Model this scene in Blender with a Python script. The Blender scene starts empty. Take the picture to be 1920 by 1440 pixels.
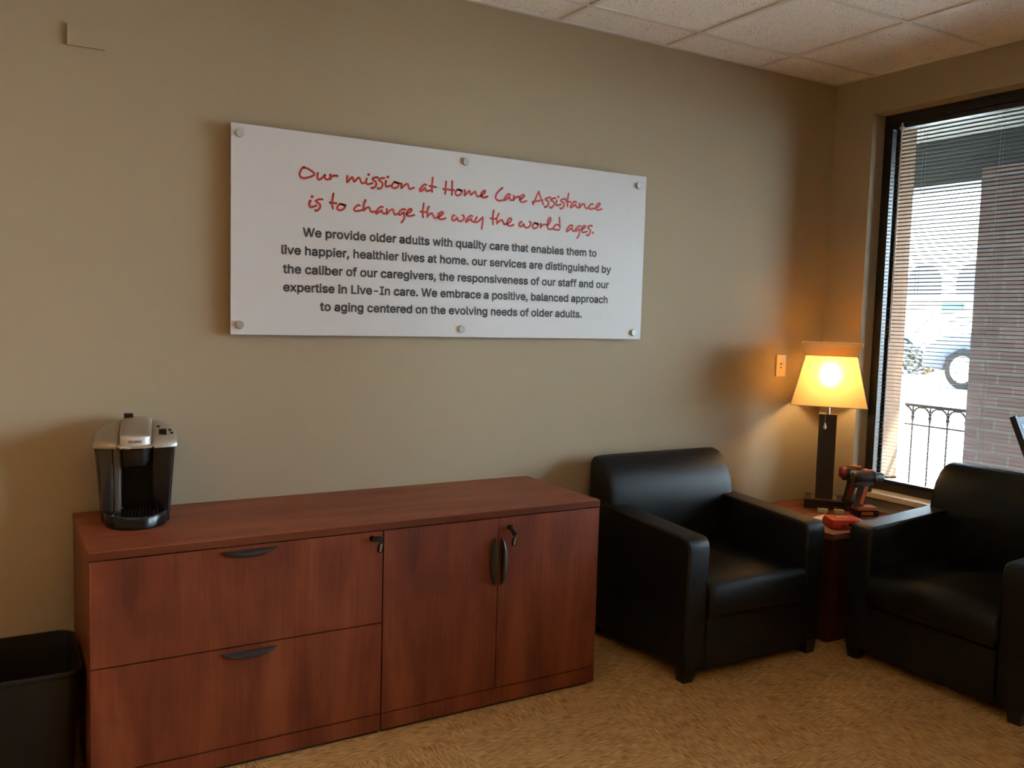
import bpy, bmesh, json, random
from math import sin, cos, tan, pi, radians, sqrt, hypot, atan2, floor
from mathutils import Vector, Matrix, Euler
from mathutils.geometry import tessellate_polygon

S = bpy.context.scene
COL = S.collection
random.seed(7)

# ------------------------------------------------------------------ camera
CAM_POS = Vector((-4.0094, -3.3504, 1.4778))
YAW, PITCH, ROLL, F_PX = 0.5363, -0.0796, 0.0276, 1646.87
fw = Vector((sin(YAW) * cos(PITCH), cos(YAW) * cos(PITCH), sin(PITCH)))
r0 = Vector((cos(YAW), -sin(YAW), 0.0))
u0 = r0.cross(fw)
cr = cos(ROLL) * r0 + sin(ROLL) * u0
cu = -sin(ROLL) * r0 + cos(ROLL) * u0
cam = bpy.data.cameras.new('camera')
cam.sensor_width = 36.0
cam.lens = F_PX / 1920.0 * 36.0
cam.clip_start = 0.05
cam.clip_end = 500.0
cam_o = bpy.data.objects.new('camera', cam)
COL.objects.link(cam_o)
M = Matrix((cr, cu, -fw)).transposed().to_4x4()
M.translation = CAM_POS
cam_o.matrix_world = M
S.camera = cam_o

# ------------------------------------------------------------------ world, sun, exposure
w = bpy.data.worlds.new('sky')
S.world = w
w.use_nodes = True
bg = w.node_tree.nodes['Background']
bg.inputs[0].default_value = (0.68, 0.84, 1.0, 1.0)
bg.inputs[1].default_value = 10.5
sun = bpy.data.lights.new('sun', 'SUN')
sun.energy = 17.0
sun.angle = radians(2.0)
sun.color = (1.0, 0.95, 0.88)
sun_o = bpy.data.objects.new('sun', sun)
COL.objects.link(sun_o)
sun_o.rotation_euler = Euler((radians(10), radians(30), 0.0))   # high sun over the car park, kept out of the room by the porch

S.view_settings.view_transform = 'Standard'
S.view_settings.look = 'None'
S.view_settings.gamma = 1.0
S.view_settings.use_curve_mapping = False
S.view_settings.exposure = 2.12
S.cycles.use_denoising = True
S.cycles.max_bounces = 10
S.cycles.diffuse_bounces = 6
S.cycles.glossy_bounces = 4
S.cycles.transmission_bounces = 8
S.cycles.transparent_max_bounces = 16
S.cycles.sample_clamp_indirect = 8.0
S.cycles.caustics_reflective = False
S.cycles.caustics_refractive = False

# ------------------------------------------------------------------ materials
def new_mat(name):
    m = bpy.data.materials.new(name)
    m.use_nodes = True
    nt = m.node_tree
    return m, nt, nt.nodes['Principled BSDF']

def N(nt, t, **kw):
    n = nt.nodes.new(t)
    for k, v in kw.items():
        setattr(n, k, v)
    return n

def plain(name, col, rough=0.5, metal=0.0, spec=0.5, bump=0.0, bscale=200.0, coat=0.0, var=0.0, vscale=8.0):
    m, nt, p = new_mat(name)
    p.inputs['Base Color'].default_value = (*col, 1)
    p.inputs['Roughness'].default_value = rough
    p.inputs['Metallic'].default_value = metal
    p.inputs['Specular IOR Level'].default_value = spec
    p.inputs['Coat Weight'].default_value = coat
    tc = N(nt, 'ShaderNodeTexCoord')
    if bump:
        nz = N(nt, 'ShaderNodeTexNoise')
        nz.inputs['Scale'].default_value = bscale
        nz.inputs['Detail'].default_value = 3
        b = N(nt, 'ShaderNodeBump')
        b.inputs['Strength'].default_value = bump
        b.inputs['Distance'].default_value = 0.002
        nt.links.new(tc.outputs['Object'], nz.inputs['Vector'])
        nt.links.new(nz.outputs['Fac'], b.inputs['Height'])
        nt.links.new(b.outputs['Normal'], p.inputs['Normal'])
    if var:
        nz = N(nt, 'ShaderNodeTexNoise')
        nz.inputs['Scale'].default_value = vscale
        nz.inputs['Detail'].default_value = 4
        mx = N(nt, 'ShaderNodeMixRGB')
        mx.inputs[1].default_value = (*[c * (1 - var) for c in col], 1)
        mx.inputs[2].default_value = (*[min(1, c * (1 + var)) for c in col], 1)
        nt.links.new(tc.outputs['Object'], nz.inputs['Vector'])
        nt.links.new(nz.outputs['Fac'], mx.inputs[0])
        nt.links.new(mx.outputs[0], p.inputs['Base Color'])
    return m

def ramp(nt, stops):
    r = N(nt, 'ShaderNodeValToRGB')
    e = r.color_ramp.elements
    while len(e) < len(stops):
        e.new(0.5)
    for i, (pos, c) in enumerate(stops):
        e[i].position = pos
        e[i].color = (*c, 1)
    return r

def wood(name, axis, dark, mid, light, rough=0.42, spec=0.32):
    """cherry laminate, grain running along `axis`"""
    m, nt, p = new_mat(name)
    tc = N(nt, 'ShaderNodeTexCoord')
    def chan(scale_across, scale_along, detail, dist):
        mp = N(nt, 'ShaderNodeMapping')
        sc = [scale_across] * 3
        sc[axis] = scale_along
        mp.inputs['Scale'].default_value = sc
        n = N(nt, 'ShaderNodeTexNoise')
        n.inputs['Scale'].default_value = 1.0
        n.inputs['Detail'].default_value = detail
        n.inputs['Distortion'].default_value = dist
        nt.links.new(tc.outputs['Object'], mp.inputs['Vector'])
        nt.links.new(mp.outputs['Vector'], n.inputs['Vector'])
        return n
    broad = chan(7.0, 1.1, 4, 0.8)
    fine = chan(90.0, 4.0, 4, 0.3)
    mot = chan(9.0, 5.0, 3, 1.0)
    a = N(nt, 'ShaderNodeMath', operation='MULTIPLY_ADD')
    nt.links.new(fine.outputs['Fac'], a.inputs[0])
    a.inputs[1].default_value = 0.28
    nt.links.new(broad.outputs['Fac'], a.inputs[2])
    b = N(nt, 'ShaderNodeMath', operation='MULTIPLY_ADD')
    nt.links.new(mot.outputs['Fac'], b.inputs[0])
    b.inputs[1].default_value = 0.35
    nt.links.new(a.outputs[0], b.inputs[2])
    r = ramp(nt, [(0.58, dark), (0.80, mid), (1.02, light)])
    nt.links.new(b.outputs[0], r.inputs[0])
    nt.links.new(r.outputs[0], p.inputs['Base Color'])
    p.inputs['Roughness'].default_value = rough
    p.inputs['Specular IOR Level'].default_value = spec
    return m

def carpet_mat():
    m, nt, p = new_mat('carpet')
    tc = N(nt, 'ShaderNodeTexCoord')
    sep = N(nt, 'ShaderNodeSeparateXYZ')
    nt.links.new(tc.outputs['Object'], sep.inputs[0])
    def fl(out, off):
        a = N(nt, 'ShaderNodeMath', operation='MULTIPLY_ADD')
        nt.links.new(out, a.inputs[0]); a.inputs[1].default_value = 1 / 0.61; a.inputs[2].default_value = off
        f = N(nt, 'ShaderNodeMath', operation='FLOOR'); nt.links.new(a.outputs[0], f.inputs[0])
        return f
    s = N(nt, 'ShaderNodeMath', operation='ADD')
    nt.links.new(fl(sep.outputs[0], 20.35).outputs[0], s.inputs[0])
    nt.links.new(fl(sep.outputs[1], 20.20).outputs[0], s.inputs[1])
    par = N(nt, 'ShaderNodeMath', operation='MODULO'); nt.links.new(s.outputs[0], par.inputs[0]); par.inputs[1].default_value = 2.0
    def streak(sx, sy):
        mp = N(nt, 'ShaderNodeMapping'); mp.inputs['Scale'].default_value = (sx, sy, 1)
        n = N(nt, 'ShaderNodeTexNoise'); n.inputs['Scale'].default_value = 1; n.inputs['Detail'].default_value = 1.0; n.inputs['Roughness'].default_value = 0.6
        nt.links.new(tc.outputs['Object'], mp.inputs['Vector']); nt.links.new(mp.outputs[0], n.inputs['Vector'])
        return n
    na, nb = streak(22, 200), streak(200, 22)
    mx = N(nt, 'ShaderNodeMixRGB')
    nt.links.new(par.outputs[0], mx.inputs[0]); nt.links.new(na.outputs['Fac'], mx.inputs[1]); nt.links.new(nb.outputs['Fac'], mx.inputs[2])
    big = N(nt, 'ShaderNodeTexNoise'); big.inputs['Scale'].default_value = 11; big.inputs['Detail'].default_value = 3
    nt.links.new(tc.outputs['Object'], big.inputs['Vector'])
    ad = N(nt, 'ShaderNodeMath', operation='MULTIPLY_ADD')
    nt.links.new(big.outputs['Fac'], ad.inputs[0]); ad.inputs[1].default_value = 0.28; nt.links.new(mx.outputs[0], ad.inputs[2])
    r = ramp(nt, [(0.44, CARPET[0]), (0.64, CARPET[1]), (0.84, CARPET[2])])
    nt.links.new(ad.outputs[0], r.inputs[0]); nt.links.new(r.outputs[0], p.inputs['Base Color'])
    p.inputs['Roughness'].default_value = 0.95
    p.inputs['Specular IOR Level'].default_value = 0.1
    b = N(nt, 'ShaderNodeBump'); b.inputs['Strength'].default_value = 0.6; b.inputs['Distance'].default_value = 0.004
    nt.links.new(mx.outputs[0], b.inputs['Height']); nt.links.new(b.outputs[0], p.inputs['Normal'])
    return m

def tile_mat():
    m, nt, p = new_mat('ceiling_tile')
    tc = N(nt, 'ShaderNodeTexCoord')
    v = N(nt, 'ShaderNodeTexVoronoi'); v.inputs['Scale'].default_value = 85
    n = N(nt, 'ShaderNodeTexNoise'); n.inputs['Scale'].default_value = 9; n.inputs['Detail'].default_value = 4
    nt.links.new(tc.outputs['Object'], v.inputs['Vector']); nt.links.new(tc.outputs['Object'], n.inputs['Vector'])
    a = N(nt, 'ShaderNodeMath', operation='MULTIPLY_ADD')
    nt.links.new(n.outputs['Fac'], a.inputs[0]); a.inputs[1].default_value = -0.42; nt.links.new(v.outputs['Distance'], a.inputs[2])
    r = ramp(nt, [(0.0, (0.48, 0.46, 0.43)), (0.028, (0.82, 0.80, 0.77)), (0.065, (0.90, 0.885, 0.86))])
    nt.links.new(a.outputs[0], r.inputs[0]); nt.links.new(r.outputs[0], p.inputs['Base Color'])
    p.inputs['Roughness'].default_value = 0.9
    return m

def brick_mat(name, c1, c2, mortar):
    m, nt, p = new_mat(name)
    tc = N(nt, 'ShaderNodeTexCoord')
    mp = N(nt, 'ShaderNodeMapping'); mp.inputs['Rotation'].default_value = (radians(90), 0, radians(90))
    sep = N(nt, 'ShaderNodeSeparateXYZ'); cmb = N(nt, 'ShaderNodeCombineXYZ')
    nt.links.new(tc.outputs['Object'], sep.inputs[0])
    ad = N(nt, 'ShaderNodeMath', operation='ADD')
    nt.links.new(sep.outputs[0], ad.inputs[0]); nt.links.new(sep.outputs[1], ad.inputs[1])
    nt.links.new(ad.outputs[0], cmb.inputs[0]); nt.links.new(sep.outputs[2], cmb.inputs[1])
    b = N(nt, 'ShaderNodeTexBrick')
    b.inputs['Color1'].default_value = (*c1, 1); b.inputs['Color2'].default_value = (*c2, 1); b.inputs['Mortar'].default_value = (*mortar, 1)
    b.inputs['Scale'].default_value = 1.0; b.inputs['Brick Width'].default_value = 0.21; b.inputs['Row Height'].default_value = 0.075
    b.inputs['Mortar Size'].default_value = 0.008
    nt.links.new(cmb.outputs[0], b.inputs['Vector']); nt.links.new(b.outputs['Color'], p.inputs['Base Color'])
    p.inputs['Roughness'].default_value = 0.9
    return m

def pane_mat(name, tint=(0.96, 0.98, 0.97), refl=0.9):
    """thin window glass: clear straight through, mirror-like by Fresnel"""
    m = bpy.data.materials.new(name); m.use_nodes = True
    nt = m.node_tree; nt.nodes.clear()
    out = N(nt, 'ShaderNodeOutputMaterial'); mix = N(nt, 'ShaderNodeMixShader')
    tr = N(nt, 'ShaderNodeBsdfTransparent'); tr.inputs[0].default_value = (*tint, 1)
    gl = N(nt, 'ShaderNodeBsdfGlossy'); gl.inputs['Roughness'].default_value = 0.02; gl.inputs[0].default_value = (refl, refl, refl, 1)
    fr = N(nt, 'ShaderNodeFresnel'); fr.inputs[0].default_value = 1.45
    nt.links.new(fr.outputs[0], mix.inputs[0]); nt.links.new(tr.outputs[0], mix.inputs[1]); nt.links.new(gl.outputs[0], mix.inputs[2])
    nt.links.new(mix.outputs[0], out.inputs[0])
    return m

def shade_mat(name, tr, see):
    """parchment lamp shade, lets the bulb glow through"""
    m = bpy.data.materials.new(name); m.use_nodes = True
    nt = m.node_tree; nt.nodes.clear()
    out = N(nt, 'ShaderNodeOutputMaterial'); mix = N(nt, 'ShaderNodeMixShader'); mix.inputs[0].default_value = tr
    d = N(nt, 'ShaderNodeBsdfDiffuse'); d.inputs[0].default_value = (0.80, 0.68, 0.46, 1)
    t = N(nt, 'ShaderNodeBsdfTranslucent'); t.inputs[0].default_value = (0.92, 0.70, 0.34, 1)
    nt.links.new(d.outputs[0], mix.inputs[1]); nt.links.new(t.outputs[0], mix.inputs[2])
    rf = N(nt, 'ShaderNodeBsdfRefraction'); rf.inputs['IOR'].default_value = 1.25; rf.inputs['Roughness'].default_value = 0.95; rf.inputs['Color'].default_value = (1.0, 0.9, 0.68, 1)
    mx2 = N(nt, 'ShaderNodeMixShader'); mx2.inputs[0].default_value = see
    nt.links.new(mix.outputs[0], mx2.inputs[1]); nt.links.new(rf.outputs[0], mx2.inputs[2]); nt.links.new(mx2.outputs[0], out.inputs[0])
    return m

def emit_mat(name, col, strength):
    m, nt, p = new_mat(name)
    p.inputs['Base Color'].default_value = (*col, 1)
    p.inputs['Emission Color'].default_value = (*col, 1)
    p.inputs['Emission Strength'].default_value = strength
    return m

CARPET = ((0.27, 0.150, 0.050), (0.49, 0.295, 0.115), (0.64, 0.42, 0.18))
WALLC = (0.385, 0.318, 0.212)
MT = dict(
    wall=plain('wall_paint', WALLC, 0.75, spec=0.25, bump=0.12, bscale=260),
    sill=plain('daylit_wall_paint', (0.70, 0.58, 0.38), 0.3, spec=0.35),  # wall colour made paler, daylight on the sill put into the colour
    ceiling=tile_mat(),
    grid=plain('grid_metal', (0.74, 0.73, 0.70), 0.5, var=0.03),
    carpet=carpet_mat(),
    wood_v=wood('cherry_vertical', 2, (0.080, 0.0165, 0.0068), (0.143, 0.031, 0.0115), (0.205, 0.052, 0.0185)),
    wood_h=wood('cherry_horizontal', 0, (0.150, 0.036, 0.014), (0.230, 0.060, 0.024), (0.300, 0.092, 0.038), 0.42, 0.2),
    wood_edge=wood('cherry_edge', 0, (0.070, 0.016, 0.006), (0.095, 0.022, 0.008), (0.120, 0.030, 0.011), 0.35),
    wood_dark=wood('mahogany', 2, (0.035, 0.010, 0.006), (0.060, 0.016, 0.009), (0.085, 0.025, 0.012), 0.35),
    toe=plain('black_base', (0.01, 0.009, 0.008), 0.7, var=0.1),
    leather=plain('black_leather', (0.0050, 0.0050, 0.0056), 0.44, spec=0.30, bump=0.25, bscale=420),
    foot=plain('black_foot', (0.008, 0.007, 0.006), 0.4, var=0.1),
    blackp=plain('black_plastic', (0.006, 0.006, 0.007), 0.25, spec=0.35, var=0.05),
    mattep=plain('matte_black_plastic', (0.007, 0.0065, 0.006), 0.45, spec=0.3, bump=0.1, bscale=500),
    pull=plain('pull_black', (0.030, 0.031, 0.028), 0.45, var=0.1),
    silver=plain('silver_plastic', (0.36, 0.32, 0.25), 0.34, metal=0.45, var=0.03),
    chrome=plain('chrome', (0.75, 0.74, 0.72), 0.12, metal=1.0, var=0.02),
    badge=plain('badge_silver', (0.62, 0.61, 0.60), 0.38, metal=0.3, var=0.03),
    steel=plain('brushed_steel', (0.52, 0.52, 0.52), 0.3, metal=0.4, var=0.05),
    tank=plain('smoked_tank', (0.022, 0.021, 0.020), 0.12, coat=0.4, var=0.05),
    signw=plain('sign_white', (0.63, 0.635, 0.64), 0.28, spec=0.45, var=0.01),
    red=plain('red_ink', (0.48, 0.030, 0.016), 0.5, var=0.03),
    grey=plain('grey_ink', (0.062, 0.060, 0.066), 0.5, var=0.03),
    bronze=plain('bronze_frame', (0.016, 0.013, 0.012), 0.33, var=0.05),
    gasket=plain('gasket', (0.006, 0.006, 0.007), 0.6, var=0.05),
    slat=plain('slat_metal', (0.075, 0.073, 0.070), 0.6, spec=0.3, var=0.03),
    rail=plain('blind_rail', (0.02, 0.018, 0.017), 0.4, var=0.05),
    cord=plain('blind_cord', (0.30, 0.29, 0.28), 0.8, var=0.05),
    wand=plain('clear_wand', (0.70, 0.74, 0.76), 0.12, var=0.02),
    pane=pane_mat('window_glass'),
    ivory=plain('ivory_plate', (0.62, 0.52, 0.36), 0.35, var=0.02),
    hole=plain('dark_hole', (0.04, 0.03, 0.02), 0.5, var=0.1),
    lampwood=plain('espresso_wood', (0.020, 0.0085, 0.0070), 0.35, var=0.15, vscale=20),
    brass=plain('brushed_nickel', (0.62, 0.55, 0.42), 0.25, metal=1.0, var=0.03),
    shade=shade_mat('shade_cloth', 0.72, 0.24),
    diffuser=shade_mat('shade_diffuser', 0.95, 0.0),
    piping=plain('shade_trim', (0.75, 0.66, 0.50), 0.8, var=0.03),
    bulb=emit_mat('bulb_glass', (1.0, 0.62, 0.27), 46.0),
    toolgrey=plain('tool_grey', (0.045, 0.040, 0.038), 0.45, var=0.12, vscale=40),
    toolblack=plain('tool_black', (0.014, 0.013, 0.013), 0.5, var=0.1),
    orange=plain('tool_orange', (0.62, 0.13, 0.025), 0.4, var=0.08, vscale=40),
    toolred=plain('tool_red', (0.24, 0.024, 0.020), 0.4, var=0.08, vscale=40),
    casered=plain('case_red', (0.50, 0.036, 0.018), 0.42, var=0.06, vscale=20),
    pale=plain('pale_print', (0.80, 0.55, 0.45), 0.5, var=0.03),
    paper=plain('paper', (0.85, 0.76, 0.58), 0.8, var=0.05, vscale=30),
    clear=pane_mat('clear_box', (0.85, 0.85, 0.82)),
    screws=plain('brass_screws', (0.85, 0.74, 0.50), 0.4, metal=0.3, var=0.3, vscale=120),
    navy=plain('stand_navy', (0.010, 0.014, 0.022), 0.4, var=0.05),
    blue=plain('brochure_blue', (0.012, 0.06, 0.26), 0.45, var=0.5, vscale=30),
    sky=plain('brochure_pale', (0.06, 0.30, 0.60), 0.3, var=0.2, vscale=30),
    yellow=plain('brochure_yellow', (0.75, 0.42, 0.05), 0.4, var=0.1),
    white=plain('white_print', (0.78, 0.78, 0.78), 0.5, var=0.02),
    stucco=plain('tan_stucco', (0.22, 0.13, 0.075), 0.9, bump=0.3, bscale=60, var=0.06),
    cladding=plain('exterior_cladding', (0.22, 0.26, 0.29), 0.6, var=0.04),
    brick=brick_mat('porch_brick', (0.20, 0.115, 0.092), (0.26, 0.150, 0.120), (0.24, 0.19, 0.16)),
    soffit=brick_mat('soffit_board', (0.24, 0.26, 0.235), (0.25, 0.27, 0.245), (0.12, 0.135, 0.125)),
    beam=plain('porch_beam', (0.026, 0.036, 0.033), 0.6, var=0.08),
    paving=plain('paving', (0.40, 0.39, 0.37), 0.9, bump=0.2, bscale=40, var=0.06),
    asphalt=plain('car_park', (0.20, 0.197, 0.193), 0.9, var=0.08, vscale=2),
    iron=plain('wrought_iron', (0.020, 0.020, 0.022), 0.5, var=0.1),
    carblue=plain('car_paint', (0.0045, 0.012, 0.026), 0.4, coat=0.1, var=0.02),
    carwhite=plain('car_white', (0.75, 0.76, 0.78), 0.2, coat=0.5, var=0.02),
    tyre=plain('tyre', (0.006, 0.006, 0.006), 0.8, spec=0.1, bump=0.2, bscale=60),
    carglass=plain('car_glass', (0.02, 0.03, 0.035), 0.05, var=0.05),
    leaf=plain('shrub_leaf', (0.010, 0.016, 0.009), 0.7, var=0.4, vscale=20),
    farwall=plain('far_render', (0.80, 0.76, 0.70), 0.9, var=0.04),
    fardark=plain('far_recess', (0.030, 0.027, 0.028), 0.8, var=0.1),
    teal=plain('teal_sign', (0.015, 0.090, 0.105), 0.5, var=0.03),
    lens=emit_mat('fill_light_lens', (1.0, 0.52, 0.19), 4.8),  # orange glow of the added, unseen fill lights
)

# ------------------------------------------------------------------ mesh helpers
class MB:
    def __init__(self):
        self.bm = bmesh.new()
    def _add(self, t, bev=0.0, seg=3, mtx=None):
        if bev:
            es = [e for e in t.edges if len(e.link_faces) == 2 and e.calc_face_angle(0) > radians(30)]
            bmesh.ops.bevel(t, geom=es, offset=bev, segments=seg, profile=0.5, affect='EDGES', clamp_overlap=True)
        if mtx is not None:
            bmesh.ops.transform(t, matrix=mtx, verts=t.verts)
        bmesh.ops.recalc_face_normals(t, faces=t.faces)
        me = bpy.data.meshes.new('tmp'); t.to_mesh(me); t.free()
        self.bm.from_mesh(me); bpy.data.meshes.remove(me)
        return self
    def box(self, a, b, bev=0.0, seg=3, mtx=None, taper=None):
        t = bmesh.new()
        x0, y0, z0 = a; x1, y1, z1 = b
        vs = [t.verts.new(p) for p in ((x0, y0, z0), (x1, y0, z0), (x1, y1, z0), (x0, y1, z0), (x0, y0, z1), (x1, y0, z1), (x1, y1, z1), (x0, y1, z1))]
        for f in ((0, 3, 2, 1), (4, 5, 6, 7), (0, 1, 5, 4), (1, 2, 6, 5), (2, 3, 7, 6), (3, 0, 4, 7)):
            t.faces.new([vs[i] for i in f])
        if taper:                                  # scale the bottom face about its centre
            c = Vector(((x0 + x1) / 2, (y0 + y1) / 2, z0))
            for v in vs[:4]:
                v.co = c + Vector(((v.co.x - c.x) * taper, (v.co.y - c.y) * taper, 0))
        return self._add(t, bev, seg, mtx)
    def prism(self, poly, axis, a0, a1, bev=0.0, seg=3, mtx=None):
        """polygon of the two other axes (in x,y,z order) pushed along axis"""
        t = bmesh.new()
        def P(p, a):
            q = list(p); q.insert(axis, a); return q
        A = [t.verts.new(P(p, a0)) for p in poly]; B = [t.verts.new(P(p, a1)) for p in poly]
        n = len(poly)
        t.faces.new(A); t.faces.new(B[::-1])
        for i in range(n):
            t.faces.new((A[i], B[i], B[(i + 1) % n], A[(i + 1) % n]))
        bmesh.ops.recalc_face_normals(t, faces=t.faces)
        return self._add(t, bev, seg, mtx)
    def lathe(self, prof, seg=24, mtx=None, bev=0.0):
        """(r,z) profile turned about z; r=0 closes"""
        t = bmesh.new(); rings = []
        for r, z in prof:
            if r < 1e-6:
                rings.append([t.verts.new((0, 0, z))])
            else:
                rings.append([t.verts.new((r * cos(2 * pi * k / seg), r * sin(2 * pi * k / seg), z)) for k in range(seg)])
        for a, b in zip(rings, rings[1:]):
            for k in range(seg):
                k2 = (k + 1) % seg
                if len(a) == 1 and len(b) > 1: t.faces.new((a[0], b[k], b[k2]))
                elif len(b) == 1 and len(a) > 1: t.faces.new((a[k], b[0], a[k2]))
                elif len(a) > 1: t.faces.new((a[k], b[k], b[k2], a[k2]))
        return self._add(t, bev, 3, mtx)
    def cyl(self, p0, p1, r, r1=None, seg=20, bev=0.0):
        p0, p1 = Vector(p0), Vector(p1); d = p1 - p0
        q = d.to_track_quat('Z', 'Y').to_matrix().to_4x4(); q.translation = p0
        r1 = r if r1 is None else r1
        L = d.length
        if bev:
            return self.lathe([(0, 0), (r - bev, 0), (r, bev), (r1, L - bev), (r1 - bev, L), (0, L)], seg, q)
        return self.lathe([(0, 0), (r, 0), (r1, L), (0, L)], seg, q)
    def tube(self, pts, r, seg=8, closed=False):
        pts = [Vector(p) for p in pts]; t = bmesh.new(); rings = []; n = len(pts)
        up = Vector((0.123, 0.31, 0.94)).normalized()
        for i, p in enumerate(pts):
            a = pts[(i - 1) % n] if (closed or i > 0) else p
            b = pts[(i + 1) % n] if (closed or i < n - 1) else p
            d = (b - a).normalized(); s = d.cross(up).normalized(); v = s.cross(d)
            rings.append([t.verts.new(p + r * (cos(2 * pi * k / seg) * s + sin(2 * pi * k / seg) * v)) for k in range(seg)])
        rng = range(n) if closed else range(n - 1)
        for i in rng:
            a, b = rings[i], rings[(i + 1) % n]
            for k in range(seg):
                t.faces.new((a[k], a[(k + 1) % seg], b[(k + 1) % seg], b[k]))
        if not closed:
            t.faces.new(rings[0][::-1]); t.faces.new(rings[-1])
        return self._add(t)
    def loft(self, loops, cap0=True, cap1=True, mtx=None):
        """same-length closed loops joined in order"""
        t = bmesh.new()
        R = [[t.verts.new(p) for p in l] for l in loops]
        n = len(loops[0])
        for a, b in zip(R, R[1:]):
            for k in range(n):
                t.faces.new((a[k], a[(k + 1) % n], b[(k + 1) % n], b[k]))
        if cap0: t.faces.new(R[0][::-1])
        if cap1: t.faces.new(R[-1])
        return self._add(t, 0, 3, mtx)
    def build(self, name, m, parent=None, sharp=35, loc=None, mtx=None):
        bmesh.ops.recalc_face_normals(self.bm, faces=self.bm.faces)
        me = bpy.data.meshes.new(name); self.bm.to_mesh(me); self.bm.free()
        if mtx is not None: me.transform(mtx)
        me.materials.append(m)
        if sharp:
            me.shade_smooth(); me.set_sharp_from_angle(angle=radians(sharp))
        o = bpy.data.objects.new(name, me); COL.objects.link(o)
        if parent is not None: o.parent = parent
        if loc is not None: o.location = loc
        return o

def rrect(w, d, r, n=6, cx=0, cy=0):
    """rounded rectangle loop"""
    out = []
    for sx, sy, a0 in ((1, 1, 0), (-1, 1, 90), (-1, -1, 180), (1, -1, 270)):
        for k in range(n + 1):
            a = radians(a0 + 90 * k / n)
            out.append((cx + sx * (w / 2 - r) + r * cos(a), cy + sy * (d / 2 - r) + r * sin(a)))
    return out

def tag(o, label=None, cat=None, group=None, kind=None):
    if label: o['label'] = label
    if cat: o['category'] = cat
    if group: o['group'] = group
    if kind: o['kind'] = kind
    return o

def thing(name, label, cat, loc=(0, 0, 0), rz=0.0, group=None, kind=None):
    o = bpy.data.objects.new(name, None); COL.objects.link(o)
    o.empty_display_size = 0.05
    o.location = loc; o.rotation_euler = (0, 0, rz)
    return tag(o, label, cat, group, kind)

def struct(o):
    o['kind'] = 'structure'
    return o

def copy_tree(o, parent=None):
    c = o.copy(); COL.objects.link(c)
    if parent is not None: c.parent = parent
    for ch in list(o.children):
        copy_tree(ch, c)
    return c

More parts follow.
